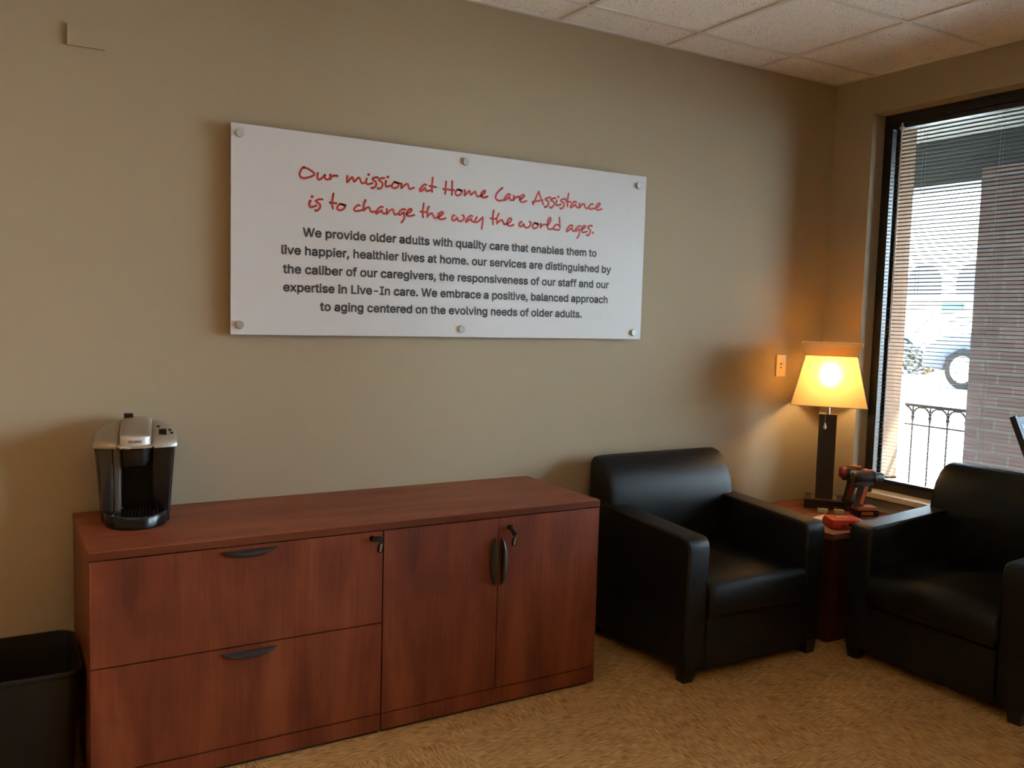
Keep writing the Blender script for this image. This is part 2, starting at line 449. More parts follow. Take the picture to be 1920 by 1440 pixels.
STROKES = json.loads('[[-6888,2527,-6988,2437,-7058,2287,-7048,2177,-6968,2117,-6808,2127,-6618,2197,-6508,2267,-6518,2347,-6638,2427,-6778,2487,-6898,2497],[-6358,2357,-6378,2207,-6338,2117,-6248,2137,-6128,2247,-6068,2317],[-6068,2317,-6078,2207,-6008,2147,-5918,2167,-5858,2197],[-5858,2347,-5858,2167],[-5858,2197,-5798,2287,-5688,2327,-5578,2327],[-5178,2367,-5188,2257,-5178,2127,-5008,2317,-4948,2307,-4898,2177,-4748,2327,-4678,2337,-4618,2197,-4568,2147,-4438,2187],[-4378,2347,-4408,2207,-4338,2127,-4138,2197],[-4308,2507],[-3918,2437,-4048,2417,-4148,2347,-4008,2257,-3978,2157,-4048,2047,-4158,1997,-4178,2007],[-3648,2437,-3788,2407,-3878,2337,-3748,2267,-3708,2167,-3778,2037,-3888,1997,-3908,2017],[-3568,2337,-3588,2217,-3558,2107,-3388,2167],[-3498,2497],[-3198,2337,-3298,2227,-3308,2117,-3188,2087,-3058,2157,-3038,2267,-3118,2317,-3208,2327,-3008,2297],[-2908,2297,-2908,2207,-2908,2117,-2758,2257,-2638,2307,-2598,2217,-2538,2117,-2358,2187],[-1808,2347,-1888,2357,-2008,2257,-2098,2127,-2078,2077,-1988,2107,-1858,2217,-1838,2157,-1788,2107,-1638,2147],[-1528,2667,-1558,2317,-1548,2097],[-1668,2317,-1398,2307],[-918,2577,-948,2077],[-638,2617,-638,2057],[-1048,2257,-548,2257],[-358,2307,-468,2207,-468,2097,-358,2057,-238,2117,-188,2217,-238,2287,-358,2297,-158,2267],[-48,2307,-38,2197,-38,2087,132,2277,202,2267,242,2137,412,2277,462,2277,512,2147,572,2097,692,2137],[692,2137,812,2197,932,2317,912,2377,812,2327,742,2207,772,2107,902,2087,1052,2137],[1772,2567,1632,2457,1492,2297,1442,2147,1492,2057,1622,2017,1822,2057,1902,2097],[2162,2317,2072,2337,1972,2257,1872,2107,1912,2067,2012,2137,2122,2227,2142,2147,2202,2087,2332,2117],[2342,2297,2342,2097],[2342,2127,2432,2217,2522,2267,2632,2267],[2662,2157,2792,2227,2872,2327,2822,2377,2722,2317,2662,2177,2692,2087,2822,2067,2992,2127],[3332,2017,3602,2587],[3602,2587,3862,2047],[3302,2117,3832,2237],[4222,2397,4082,2357,3962,2287,4112,2207,4142,2137,4092,2017,3992,1937,3932,1957],[4502,2387,4362,2357,4242,2287,4392,2217,4432,2137,4372,2017,4262,1937,4222,1967],[4572,2287,4532,2127,4582,2067,4792,2137],[4642,2457],[5052,2387,4902,2377,4782,2297,4932,2207,4962,2107,4902,1997,4802,1947,4752,1977],[5192,2647,5142,2337,5152,2077],[5042,2297,5302,2287],[5612,2307,5532,2327,5412,2247,5312,2077,5342,2037,5442,2107,5572,2197,5602,2127,5682,2067,5802,2107],[5802,2267,5802,2167,5802,2067,5952,2237,6062,2257,6102,2147,6182,2077,6332,2127],[6542,2297,6472,2297,6372,2227,6312,2117,6382,2057,6552,2087,6722,2137],[6722,2137,6872,2227,6942,2337,6892,2367,6792,2307,6722,2177,6742,2077,6852,2057,7052,2127],[-6638,1287,-6678,1147,-6618,1047,-6398,1127],[-6568,1447],[-6168,1377,-6298,1367,-6428,1287,-6278,1197,-6248,1097,-6308,987,-6408,927,-6448,947],[-5728,1637,-5778,1287,-5748,1067],[-5868,1287,-5608,1277],[-5448,1277,-5548,1177,-5568,1067,-5478,1027,-5348,1067,-5258,1177,-5318,1247,-5438,1267,-5238,1237],[-4658,1277,-4738,1277,-4848,1187,-4888,1097,-4828,1047,-4658,1077,-4498,1127],[-4418,1507,-4488,1297,-4478,1097],[-4478,1107,-4368,1207,-4268,1237,-4218,1127,-4158,1067,-4008,1097],[-3688,1287,-3768,1307,-3878,1217,-3978,1057,-3938,1027,-3838,1097,-3738,1167,-3718,1107,-3648,1047,-3518,1087],[-3518,1237,-3518,1137,-3518,1037,-3388,1187,-3258,1237,-3218,1127,-3168,1047,-3018,1097],[-2728,1277,-2828,1287,-2948,1197,-3008,1087,-2958,1047,-2848,1117,-2768,1167,-2748,1027,-2778,877,-2878,757],[-2658,1117,-2518,1187,-2438,1277,-2468,1327,-2578,1277,-2648,1137,-2608,1047,-2518,1037,-2318,1097],[-1908,1597,-1948,1267,-1928,1037],[-2048,1257,-1768,1247],[-1678,1487,-1738,1317,-1738,1067],[-1738,1087,-1628,1187,-1528,1227,-1468,1127,-1388,1047,-1258,1077],[-1258,1087,-1118,1167,-1018,1277,-1068,1317,-1178,1267,-1238,1147,-1198,1037,-1098,1017,-908,1077],[-498,1217,-568,1217,-608,1097,-588,1017,-478,1027,-368,1137,-358,1067,-268,1007,-148,1027,-48,1127,-58,1217,-118,1267],[342,1257,272,1277,162,1197,42,1037,62,997,162,1067,282,1147,302,1077,392,1027,482,1037],[562,1237,482,1097,502,1017,632,1067,822,1237],[842,1257,842,1107,802,767],[1372,1587,1332,1257,1352,997],[1222,1237,1532,1237],[1622,1477,1532,1267,1542,1037],[1542,1057,1672,1167,1782,1207,1852,1107,1902,1037,2052,1067],[2052,1067,2182,1147,2252,1267,2212,1317,2112,1267,2052,1117,2082,1017,2212,997,2372,1057],[2782,1207,2722,1197,2662,1087,2692,1017,2792,1017,2892,1117,2912,1037,2992,977,3122,997,3232,1107,3232,1197,3172,1257],[3442,1217,3352,1107,3352,997,3442,977,3572,1037,3612,1147,3542,1207,3452,1207,3632,1177],[3762,1207,3752,1027],[3752,1047,3862,1147,3962,1187,4102,1167],[4072,1167,4192,1227,4282,1387,4272,1497,4202,1477,4122,1297,4122,1107,4192,997,4392,1027],[4422,1047,4502,1167,4612,1227,4732,1197],[4732,1547,4782,1097],[4422,1047,4502,997,4742,1007],[5462,1227,5372,1267,5242,1167,5142,1007,5172,967,5292,1047,5422,1137,5442,1057,5532,997,5612,1037],[5882,1257,5802,1257,5682,1157,5602,1047,5652,1017,5752,1077,5832,1127,5842,967,5822,847,5722,707],[5972,1107,6112,1187,6162,1277,6112,1287,6012,1227,5952,1097,5982,1007,6082,987,6272,1047],[6542,1307,6442,1317,6292,1227,6422,1147,6452,1057,6402,917,6292,857,6252,877],[6602,1007]]')
GLYPHS = json.loads(r"""{",":[188,[[38,-119,68,71,137,71,84,-119]]],"-":[453,[[337,244,337,188,114,188,114,244]]],".":[188,[[95,-4,83,-3,73,1,63,9,55,18,51,29,50,41,51,53,55,64,63,73,73,81,83,85,95,87,107,85,118,81,128,73,135,64,140,53,141,41,140,29,135,18,128,9,118,1,107,-3]]],"E":[419,[[60,0,60,509,372,509,372,452,125,452,125,286,355,286,355,229,125,229,125,57,375,57,375,0]]],"G":[520,[[269,-7,225,-3,185,7,149,25,118,49,91,79,69,116,53,157,43,203,40,254,43,305,53,352,69,393,91,429,117,459,149,484,184,501,223,512,265,516,291,514,316,510,340,504,363,494,384,483,403,469,421,453,436,436,449,416,460,395,468,373,474,349,408,349,402,365,395,379,387,393,378,406,368,417,356,427,344,436,330,443,315,448,300,453,283,455,265,456,236,453,209,445,183,432,160,414,141,392,125,364,113,332,106,295,103,254,106,213,113,177,125,145,141,117,161,95,184,76,210,63,238,56,269,53,296,55,322,61,345,71,365,85,382,102,396,123,407,147,413,173,415,202,434,199,283,199,283,256,478,256,478,200,475,160,466,124,451,91,431,62,406,38,377,19,344,5,308,-4]]],"I":[300,[[31,0,31,57,118,57,118,452,31,452,31,509,269,509,269,452,183,452,183,57,269,57,269,0]]],"K":[467,[[104,145,104,216,116,231,128,246,139,261,151,275,162,289,174,303,187,317,199,331,212,344,364,509,448,509,231,276,228,276],[60,0,60,509,125,509,125,334,124,225,125,193,125,0],[372,0,188,259,228,309,449,0]]],"L":[393,[[60,0,60,509,125,509,125,57,361,57,361,0]]],"R":[449,[[60,0,60,509,236,509,273,506,305,500,333,489,356,473,376,455,390,433,401,408,407,381,409,352,407,323,401,296,390,271,376,250,356,232,333,217,305,206,273,200,236,198,96,198,96,255,234,255,258,256,280,260,298,267,313,276,325,287,334,300,340,316,344,333,345,352,344,371,340,389,334,405,325,419,313,430,298,440,279,446,258,451,233,452,125,452,125,0],[353,0,230,229,303,229,428,0]]],"U":[517,[[259,-8,220,-6,186,2,154,15,126,33,103,55,85,80,71,108,63,140,60,173,60,509,124,509,124,178,126,155,132,133,141,113,153,95,169,80,187,68,208,59,232,53,259,52,285,53,309,59,331,68,349,80,364,95,377,113,385,133,391,155,393,178,393,509,457,509,457,173,454,140,446,108,433,80,414,55,391,33,363,15,332,2,297,-6]]],"W":[686,[[155,0,16,509,82,509,163,196,167,179,172,162,175,145,187,94,190,76,194,58,197,40,189,40,193,58,196,76,200,94,203,111,207,128,211,145,224,196,306,509,380,509,462,196,466,179,470,162,474,145,486,94,490,76,494,58,497,40,488,40,492,58,495,76,499,94,503,111,506,128,510,145,523,196,603,509,670,509,530,0,455,0,368,323,362,345,357,368,351,391,346,417,341,445,336,475,350,475,345,446,340,420,335,395,330,371,324,347,318,323,230,0]]],"a":[389,[[160,-9,137,-7,115,-3,94,5,76,15,60,29,48,45,38,63,32,84,30,108,32,128,36,146,43,161,53,174,64,184,78,193,92,200,108,206,125,211,143,214,161,217,178,220,234,227,247,229,257,231,265,235,271,240,274,246,276,255,276,257,275,272,272,285,267,297,260,307,251,315,240,322,227,327,212,330,196,331,178,330,163,327,149,322,137,316,127,309,118,301,110,292,104,283,100,274,41,291,51,313,64,331,79,346,95,358,114,368,133,375,153,380,173,383,194,384,208,384,223,382,239,379,255,375,271,369,286,360,300,350,312,336,322,320,330,301,335,278,337,251,337,0,277,0,277,52,272,52,267,43,260,34,252,25,242,16,229,8,215,1,199,-4,181,-7],[170,45,192,47,211,51,228,59,242,68,254,80,263,93,270,108,274,122,276,138,276,190,272,187,267,184,259,182,251,180,241,178,231,176,200,171,175,168,161,166,147,163,134,159,122,153,112,147,103,139,97,130,93,118,92,105,93,93,96,82,102,72,109,64,119,57,130,52,142,48,156,46]]],"b":[424,[[229,-8,208,-7,189,-3,172,4,159,12,147,21,138,31,130,41,123,50,118,59,112,59,112,0,53,0,53,509,114,509,114,319,118,319,123,327,130,336,137,346,147,355,158,364,171,373,188,379,207,383,229,384,259,382,287,374,313,361,335,342,354,320,370,293,381,261,388,227,390,189,388,151,381,116,370,84,355,57,336,34,313,16,288,3,260,-6],[220,47,242,49,262,55,279,66,294,80,306,97,316,117,323,139,327,163,328,189,327,215,323,239,316,261,307,281,295,298,280,311,262,322,243,328,220,330,198,328,178,322,161,312,147,299,134,282,125,263,118,241,114,216,113,189,114,162,118,138,125,115,135,95,147,78,162,65,179,55,198,49]]],"c":[396,[[207,-8,174,-5,144,3,117,16,93,35,72,58,56,85,44,116,37,150,34,187,37,225,44,260,56,291,72,318,93,341,117,360,144,374,174,382,207,384,226,384,243,381,260,377,276,371,291,364,305,356,318,346,330,335,340,322,349,308,356,293,362,277,303,262,300,272,295,281,290,289,284,297,278,304,270,311,261,316,252,321,242,325,231,328,220,329,207,330,184,328,163,321,145,310,130,296,118,278,108,258,102,236,98,212,96,187,98,163,102,139,108,117,118,97,130,80,145,66,163,55,184,49,207,46,220,47,232,49,243,52,253,55,262,60,271,66,279,73,285,80,292,89,297,98,301,107,304,117,363,102,357,86,350,70,341,56,331,43,319,32,306,21,292,12,277,5,261,-1,244,-5,226,-7]]],"d":[424,[[195,-8,165,-6,137,3,111,16,89,34,70,57,55,84,43,116,36,151,34,189,36,227,43,261,55,293,70,320,89,342,112,361,137,374,165,382,196,384,218,383,237,379,253,373,267,364,278,355,287,346,295,336,301,327,306,319,311,319,311,509,372,509,372,0,313,0,313,59,307,59,301,50,295,41,287,31,277,21,266,12,252,4,236,-3,217,-7],[205,47,226,49,246,55,263,65,278,78,290,95,299,115,306,138,310,162,312,189,310,216,306,241,300,263,290,282,278,299,263,312,246,322,227,328,205,330,182,328,162,322,145,311,130,298,118,281,108,261,102,239,98,215,96,189,98,163,102,139,109,117,118,97,130,80,145,66,162,55,182,49]]],"e":[404,[[212,-8,177,-5,145,3,117,16,92,35,72,58,56,85,44,116,37,150,34,187,36,224,44,258,55,290,71,317,91,340,115,359,142,373,172,382,205,384,226,383,246,380,266,374,285,366,303,355,319,341,334,324,347,305,357,282,365,256,370,227,371,194,371,169,75,169,75,221,338,221,310,202,308,226,304,248,298,269,288,286,277,301,263,314,246,323,227,328,205,330,183,328,164,323,146,313,131,301,119,286,109,270,102,251,97,231,96,211,96,178,98,151,102,127,110,106,121,88,135,73,151,61,169,53,190,48,212,46,227,47,241,49,254,53,265,58,276,65,285,73,294,82,300,93,306,105,365,91,358,72,348,55,335,39,320,26,302,14,283,4,261,-3,237,-7]]],"f":[254,[[228,379,228,327,6,327,6,379],[81,0,81,432,82,452,87,470,96,486,107,499,120,510,135,519,152,525,169,529,187,530,201,530,212,529,222,527,231,525,238,523,243,521,227,468,215,472,209,473,202,474,195,474,178,472,164,468,154,460,147,449,143,435,142,419,142,0]]],"g":[425,[[207,-151,180,-149,156,-146,134,-140,114,-132,97,-122,82,-110,70,-97,59,-84,51,-69,101,-41,107,-49,114,-57,122,-66,131,-74,142,-82,154,-88,169,-93,187,-96,207,-97,236,-95,261,-87,282,-75,298,-58,308,-34,311,-6,311,68,306,68,301,60,294,51,287,41,277,32,266,23,252,16,236,10,217,6,195,5,165,7,138,14,113,27,90,43,71,65,55,90,43,120,36,154,34,191,36,229,43,263,55,293,71,320,90,342,112,361,138,374,166,382,196,384,218,383,237,379,253,373,267,365,279,356,288,346,296,336,302,327,308,319,313,319,313,379,372,379,372,-9,370,-40,363,-67,350,-90,334,-109,314,-124,291,-136,265,-144,237,-149],[205,59,227,61,246,66,264,75,278,87,290,103,300,121,307,142,311,166,312,193,311,219,307,242,300,264,291,283,279,299,264,312,247,322,227,328,205,330,182,328,163,322,145,312,130,298,118,282,109,262,102,241,98,218,96,193,98,167,102,144,109,123,118,104,131,88,145,76,163,66,183,61]]],"h":[410,[[114,227,114,0,53,0,53,509,114,509,114,287,102,287,116,319,132,344,152,362,175,374,200,382,227,384,252,383,275,377,295,369,313,356,328,340,341,321,350,298,355,271,357,240,357,0,296,0,296,235,293,263,286,286,273,304,256,318,235,326,210,329,192,328,176,324,161,317,147,308,136,297,126,283,119,266,115,248]]],"i":[167,[[53,0,53,379,114,379,114,0],[84,443,73,444,63,448,54,455,47,463,43,472,41,483,43,494,47,504,54,512,63,518,73,522,84,524,95,522,105,518,114,512,121,504,125,494,126,483,125,472,121,463,114,455,105,448,95,444]]],"l":[189,[[139,-2,112,0,91,8,74,20,62,37,55,59,53,84,53,509,114,509,114,99,114,83,117,71,120,62,126,57,135,53,146,52,160,53,170,54,181,3,162,-1,154,-2,147,-2]]],"m":[610,[[53,0,53,379,112,379,112,295,108,295,114,314,122,331,132,346,144,358,158,368,172,376,187,382,203,385,219,386,245,383,268,375,287,361,303,342,314,320,321,295,312,295,318,312,326,329,337,343,350,356,364,366,381,375,398,381,417,385,437,386,458,385,478,380,497,372,514,361,529,346,541,328,550,307,555,283,557,255,557,0,496,0,496,254,493,279,485,298,473,313,456,323,438,329,419,330,402,329,387,326,374,320,363,312,353,302,345,290,340,277,336,263,335,247,335,0,274,0,274,260,272,280,265,297,253,311,238,322,220,328,199,330,185,329,171,326,158,320,145,312,135,302,126,289,119,274,115,257,114,238,114,0]]],"n":[410,[[114,227,114,0,53,0,53,379,112,379,112,287,102,287,116,319,132,344,152,362,175,374,200,382,227,384,252,383,275,377,295,369,313,356,328,340,341,321,350,298,355,271,357,240,357,0,296,0,296,235,293,263,286,286,273,304,256,318,235,326,210,329,192,328,176,324,161,317,147,308,136,297,126,283,119,266,115,248]]],"o":[415,[[207,-8,174,-5,144,3,117,16,93,35,72,58,56,85,44,116,37,150,34,187,37,225,44,260,56,291,72,318,93,341,117,360,144,374,174,382,207,384,241,382,271,374,299,360,323,341,343,318,359,291,371,260,379,225,381,187,379,150,371,116,359,85,343,58,323,35,299,16,271,3,241,-5],[207,46,231,49,252,55,270,66,285,80,298,97,307,117,314,139,318,163,319,187,318,212,314,236,307,258,298,278,285,296,270,310,252,321,231,328,207,330,184,328,163,321,145,310,130,296,118,278,108,258,102,236,98,212,96,187,98,163,102,139,108,117,118,97,130,80,145,66,163,55,184,49]]],"p":[424,[[53,-143,53,379,112,379,112,319,118,319,123,327,130,336,137,346,147,355,158,364,171,373,188,379,207,383,229,384,259,382,287,374,313,361,335,342,354,320,370,293,381,261,388,227,390,189,388,151,381,116,370,84,355,57,336,34,313,16,288,3,260,-6,229,-8,208,-7,189,-3,173,4,159,12,147,21,138,31,130,41,124,50,118,59,114,59,114,-143],[220,47,242,49,262,55,279,66,294,80,306,97,316,117,323,139,327,163,328,189,327,215,323,239,316,261,307,281,295,298,280,311,262,322,243,328,220,330,198,328,178,322,161,312,147,299,134,282,125,263,118,241,114,216,113,189,114,162,118,138,125,115,135,95,147,78,162,65,179,55,198,49]]],"q":[424,[[372,-143,311,-143,311,59,306,59,301,50,295,41,287,31,277,21,266,12,252,4,236,-3,217,-7,195,-8,165,-6,137,3,111,16,89,34,70,57,55,84,43,116,36,151,34,189,36,227,43,261,55,293,70,320,89,342,112,361,137,374,165,382,196,384,218,383,237,379,253,373,267,364,278,355,287,346,295,336,301,327,307,319,313,319,313,379,372,379],[205,47,226,49,246,55,263,65,278,78,290,95,299,115,306,138,310,162,312,189,310,216,306,241,300,263,290,282,278,299,263,312,246,322,227,328,205,330,182,328,162,322,145,311,130,298,118,281,108,261,102,239,98,215,96,189,98,163,102,139,109,117,118,97,130,80,145,66,162,55,182,49]]],"r":[259,[[53,0,53,379,112,379,112,321,115,321,124,339,137,354,152,367,171,377,191,383,213,385,229,384,243,384,243,322,230,324,223,325,215,326,207,326,190,324,174,321,159,315,146,306,135,296,126,284,119,269,115,254,114,237,114,0]]],"s":[365,[[182,-8,157,-7,133,-3,112,3,93,12,76,24,62,38,50,54,41,73,36,94,94,107,101,87,111,72,124,60,141,52,160,47,181,45,206,47,227,53,244,62,258,74,265,88,268,103,266,115,262,126,254,136,243,144,229,150,212,155,149,170,118,180,92,192,72,208,58,227,50,249,47,274,49,295,55,314,65,332,79,347,95,360,115,370,137,378,161,383,187,384,212,383,234,379,254,372,271,363,286,352,299,339,309,324,318,308,324,290,268,277,262,291,254,304,243,316,228,325,210,331,187,333,166,331,147,326,131,317,119,305,111,292,109,277,110,264,115,253,124,243,136,235,152,229,172,223,229,209,261,200,287,187,306,171,320,153,328,131,331,107,329,85,323,65,312,47,298,31,281,18,260,6,236,-2,210,-7]]],"t":[227,[[204,379,204,327,6,327,6,379],[65,471,126,471,126,98,127,83,130,70,136,61,144,55,156,51,170,50,185,51,202,54,213,2,207,0,200,-2,192,-3,184,-3,176,-4,168,-4,138,-1,113,7,92,21,77,41,68,64,65,93]]],"u":[410,[[182,-5,158,-3,135,2,115,11,97,23,82,39,69,59,60,82,54,109,53,139,53,379,114,379,114,144,116,117,124,94,137,75,154,61,175,53,200,50,218,51,234,55,249,62,263,71,274,83,283,97,290,113,295,132,296,153,296,379,357,379,357,0,298,0,298,92,307,92,294,60,277,35,257,17,234,5,209,-3]]],"v":[389,[[163,0,17,379,84,379,165,155,173,132,180,110,187,87,193,64,199,42,206,21,184,21,191,42,197,64,203,87,209,110,216,132,224,155,305,379,371,379,226,0]]],"w":[567,[[138,0,23,379,87,379,133,214,140,190,147,164,154,137,161,107,168,75,175,41,165,41,172,74,179,105,186,135,192,163,199,189,206,214,252,379,316,379,362,214,368,189,375,163,382,136,388,106,395,75,402,41,391,41,399,75,406,106,413,135,420,163,427,189,434,214,480,379,545,379,429,0,368,0,319,172,305,225,300,243,295,262,291,280,277,338,291,338,277,280,263,225,258,207,253,189,248,172,199,0]]],"x":[379,[[21,0,171,218,171,171,29,379,100,379,147,306,159,287,170,270,179,253,188,237,198,221,207,206,175,206,185,221,194,237,202,253,211,270,222,287,233,306,282,379,352,379,209,169,209,214,358,0,287,0,231,85,219,103,209,120,200,136,191,152,182,167,173,182,205,182,195,167,187,152,178,136,170,120,160,103,148,85,91,0]]],"y":[389,[[47,-139,61,-86,71,-87,83,-89,94,-90,104,-89,113,-86,122,-81,130,-74,138,-64,145,-51,151,-36,163,-1,17,379,84,379,165,155,173,132,180,109,187,87,193,64,199,42,206,21,184,21,190,42,196,64,202,87,209,110,216,132,224,155,305,379,371,379,204,-58,196,-77,187,-93,177,-107,165,-119,153,-128,139,-136,125,-141,109,-144,91,-145,82,-145,73,-144,65,-143,57,-142,52,-140]]]," ":[188,[]]}""")

# ------------------------------------------------------------------ the room
XL, YF, H = -6.6, -6.4, 2.7713
WT = 0.17                                   # inner wall thickness
OZ0, OZ1 = 0.585, 2.578                     # window opening, sill to head
WINS = [(-0.245, -2.30), (-2.75, -4.80)]    # two windows in the right wall

m = MB(); m.box((XL - 0.1, YF - 0.1, -0.12), (0.0, 0.0, 0.0))
struct(m.build('floor', MT['carpet'], sharp=0))
m = MB(); m.box((XL - 0.1, 0.0, -0.12), (WT, 0.12, H + 0.25))
struct(m.build('wall_back', MT['wall'], sharp=0))
m = MB(); m.box((XL - 0.12, YF, -0.12), (XL, 0.0, H + 0.25))
struct(m.build('wall_left', MT['wall'], sharp=0))
m = MB(); m.box((XL - 0.12, YF - 0.12, -0.12), (WT, YF, H + 0.25))
struct(m.build('wall_front', MT['wall'], sharp=0))

def pierced(mb, x0, x1, z0, z1):
    edges = [0.0]
    for a, b in WINS: edges += [a, b]
    edges.append(YF)
    for i in range(0, len(edges), 2):       # full-height piers
        mb.box((x0, edges[i + 1], z0), (x1, edges[i], z1))
    for a, b in WINS:                       # under and over each opening
        mb.box((x0, b, z0), (x1, a, OZ0))
        mb.box((x0, b, OZ1), (x1, a, z1))
m = MB(); pierced(m, 0.0, WT, -0.12, H + 0.25)
wr = struct(m.build('wall_right', MT['wall'], sharp=0))
m = MB(); pierced(m, WT, 0.215, -0.2, 3.2)
m.box((WT, 0.0, -0.2), (0.215, 9.0, 3.2))
struct(m.build('wall_outside', MT['cladding'], sharp=0))
m = MB(); m.box((-0.0, 0.12, -0.2), (WT, 9.0, 3.2))
m.box((XL - 0.3, YF - 0.3, 3.02), (WT, 0.3, 3.2))
struct(m.build('roof', MT['cladding'], sharp=0))

# suspended ceiling: 2 ft tiles on a white grid
GX0, GY0, T = -0.6047, -0.2446, 0.6115
xs = [0.0] + [GX0 - T * k for k in range(10)] + [XL]
ys = [0.0] + [GY0 - T * k for k in range(11)] + [YF]
FILL_LIGHTS = [(5, 7), (8, 4)]                 # ceiling cells of the unseen fill lights, added to warm the room
m = MB()
for i in range(len(xs) - 1):
    for j in range(len(ys) - 1):
        if (i, j) in FILL_LIGHTS: continue
        m.box((xs[i + 1] + 0.004, ys[j + 1] + 0.004, H + 0.002), (xs[i] - 0.004, ys[j] - 0.004, H + 0.02))
m.box((XL, YF, H + 0.14), (0.0, 0.0, H + 0.16))
ce = struct(m.build('ceiling', MT['ceiling'], sharp=0))
m = MB()
for x in xs[1:-1]: m.box((x - 0.0115, YF, H - 0.004), (x + 0.0115, 0.0, H + 0.0015))
for y in ys[1:-1]: m.box((XL, y - 0.0115, H - 0.0038), (0.0, y + 0.0115, H + 0.0013))
m.box((XL, -0.02, H - 0.0036), (0, 0, H + 0.001)); m.box((-0.02, YF, H - 0.0034), (0, 0, H + 0.0008))
m.box((XL, YF, H - 0.0036), (0, YF + 0.02, H + 0.001)); m.box((XL, YF, H - 0.0034), (XL + 0.02, 0, H + 0.0008))
m.build('ceiling_grid', MT['grid'], ce, sharp=0)

# windows: dark aluminium frame set back in the opening, sill board below
for wi, (ya, yb) in enumerate(WINS):
    wn = thing('window_%d' % (wi + 1), None, None, (0, 0, 0), kind='structure')
    fx0, fx1, fw_ = 0.10, 0.168, 0.05
    m = MB()
    m.box((fx0, ya - fw_, OZ0), (fx1, ya, OZ1), 0.003, 2)
    m.box((fx0, yb, OZ0), (fx1, yb + fw_, OZ1), 0.003, 2)
    m.box((fx0, yb + fw_, OZ1 - 0.05), (fx1, ya - fw_, OZ1), 0.003, 2)
    m.box((fx0, yb + fw_, OZ0), (fx1, ya - fw_, OZ0 + 0.045), 0.003, 2)
    m.build('window_frame', MT['bronze'], wn)
    m = MB()
    y0, y1, z0, z1 = yb + fw_, ya - fw_, OZ0 + 0.045, OZ1 - 0.05
    for a, b in (((y0, z0), (y1, z0 + 0.012)), ((y0, z1 - 0.012), (y1, z1)), ((y0, z0), (y0 + 0.012, z1)), ((y1 - 0.012, z0), (y1, z1))):
        m.box((0.150, a[0], a[1]), (0.158, b[0], b[1]))
    m.build('window_gasket', MT['gasket'], wn, sharp=0)
    m = MB(); m.box((0.152, y0, z0), (0.156, y1, z1))
    m.build('window_glass', MT['pane'], wn, sharp=0)
    m = MB(); m.box((-0.018, yb - 0.02, OZ0 - 0.022), (0.10, ya + 0.0, OZ0 + 0.004), 0.006, 3)
    m.build('window_sill', MT['sill'], wn)

# ------------------------------------------------------------------ venetian blind
def blind(ya, yb, nslat, label):
    r = thing('venetian_blind', label, 'blind', (0.128, ya - 0.052, OZ1 - 0.05), group=None)
    L = (ya - 0.052) - (yb + 0.052)
    m = MB(); m.box((-0.014, -L, -0.026), (0.014, 0, 0), 0.002, 2)
    m.build('head_rail', MT['rail'], r)
    top, bot = -0.040, -(OZ1 - 0.05 - OZ0 - 0.045) + 0.022
    pitch = (top - bot) / nslat
    # one slat: a shallow arched strip, nearly level, outer edge a touch low
    t = bmesh.new(); rows = []
    for k in range(7):
        u = -0.0125 + 0.025 * k / 6
        z = 0.0022 * (1 - (u / 0.0125) ** 2)
        rows.append([(u, z)])
    prof_t = [(u[0][0], u[0][1] + 0.00022) for u in rows]
    prof_b = [(u[0][0], u[0][1] - 0.00022) for u in rows][::-1]
    mb = MB(); mb.prism([(a, b) for a, b in prof_t + prof_b], 1, -L + 0.004, -0.004)
    t.free()
    base = mb.build('slat', MT['slat'], r, sharp=40)
    base.location = (0, 0, top)
    base.rotation_euler = (0, radians(SLAT_TILT), 0)
    for k in range(1, nslat):
        c = base.copy(); COL.objects.link(c); c.parent = r
        c.location = (0, 0, top - pitch * k)
    m = MB(); m.box((-0.012, -L + 0.004, bot - 0.018), (0.012, -0.004, bot - 0.006), 0.003, 2)
    m.build('bottom_rail', MT['rail'], r)
    ncord = 5
    for q in range(ncord):
        yy = -0.175 - q * (L - 0.35) / (ncord - 1) if q else -0.172
        for dx, dy in ((-0.0135, 0.0), (0.0135, 0.0), (0.0, 0.012)):
            if dx == 0.0:
                continue
            mm = MB(); mm.cyl((dx, yy, 0 - 0.026), (dx, yy, bot - 0.008), 0.0007, seg=6)
            mm.build('ladder_cord', MT['cord'], r)
        mm = MB(); mm.cyl((-0.0138, yy + 0.02, -0.026), (-0.0138, yy + 0.02, -0.13), 0.0007, seg=6)
        mm.build('lift_cord', MT['cord'], r)
    m = MB(); m.cyl((-0.022, -0.048, -0.03), (-0.024, -0.052, -1.14), 0.0045, 0.0045, 6)
    m.cyl((-0.022, -0.048, 0.015), (-0.022, -0.048, -0.03), 0.005, 0.007, 8)
    m.box((-0.030, -0.058, -0.035), (-0.014, -0.038, -0.02), 0.002, 2)
    m.build('tilt_wand', MT['wand'], r)
    return r
SLAT_TILT = 8.0
blind(*WINS[0], 93, 'open dark venetian blind in the window beside the lamp')

# ------------------------------------------------------------------ wall sign
ORG = Vector((-2.2912, -0.0365, 1.7573))
sg = thing('mission_sign', 'wide white mission statement sign on standoffs on the tan wall', 'sign', ORG)
hw, hh = 0.9595, 0.3832
m = MB(); m.box((-hw, 0.0, -hh), (hw, 0.006, hh), 0.0012, 2)
m.build('panel', MT['signw'], sg)
for sx, sz in ((-0.928, 0.349), (-0.003, 0.346), (0.913, 0.337), (-0.926, -0.347), (-0.005, -0.349), (0.915, -0.352)):
    m = MB()
    m.cyl((sx, 0.0, sz), (sx, -0.009, sz), 0.0155, seg=28, bev=0.0015)
    m.cyl((sx, 0.0365, sz), (sx, 0.006, sz), 0.010, seg=20)
    m.build('standoff', MT['steel'], sg)

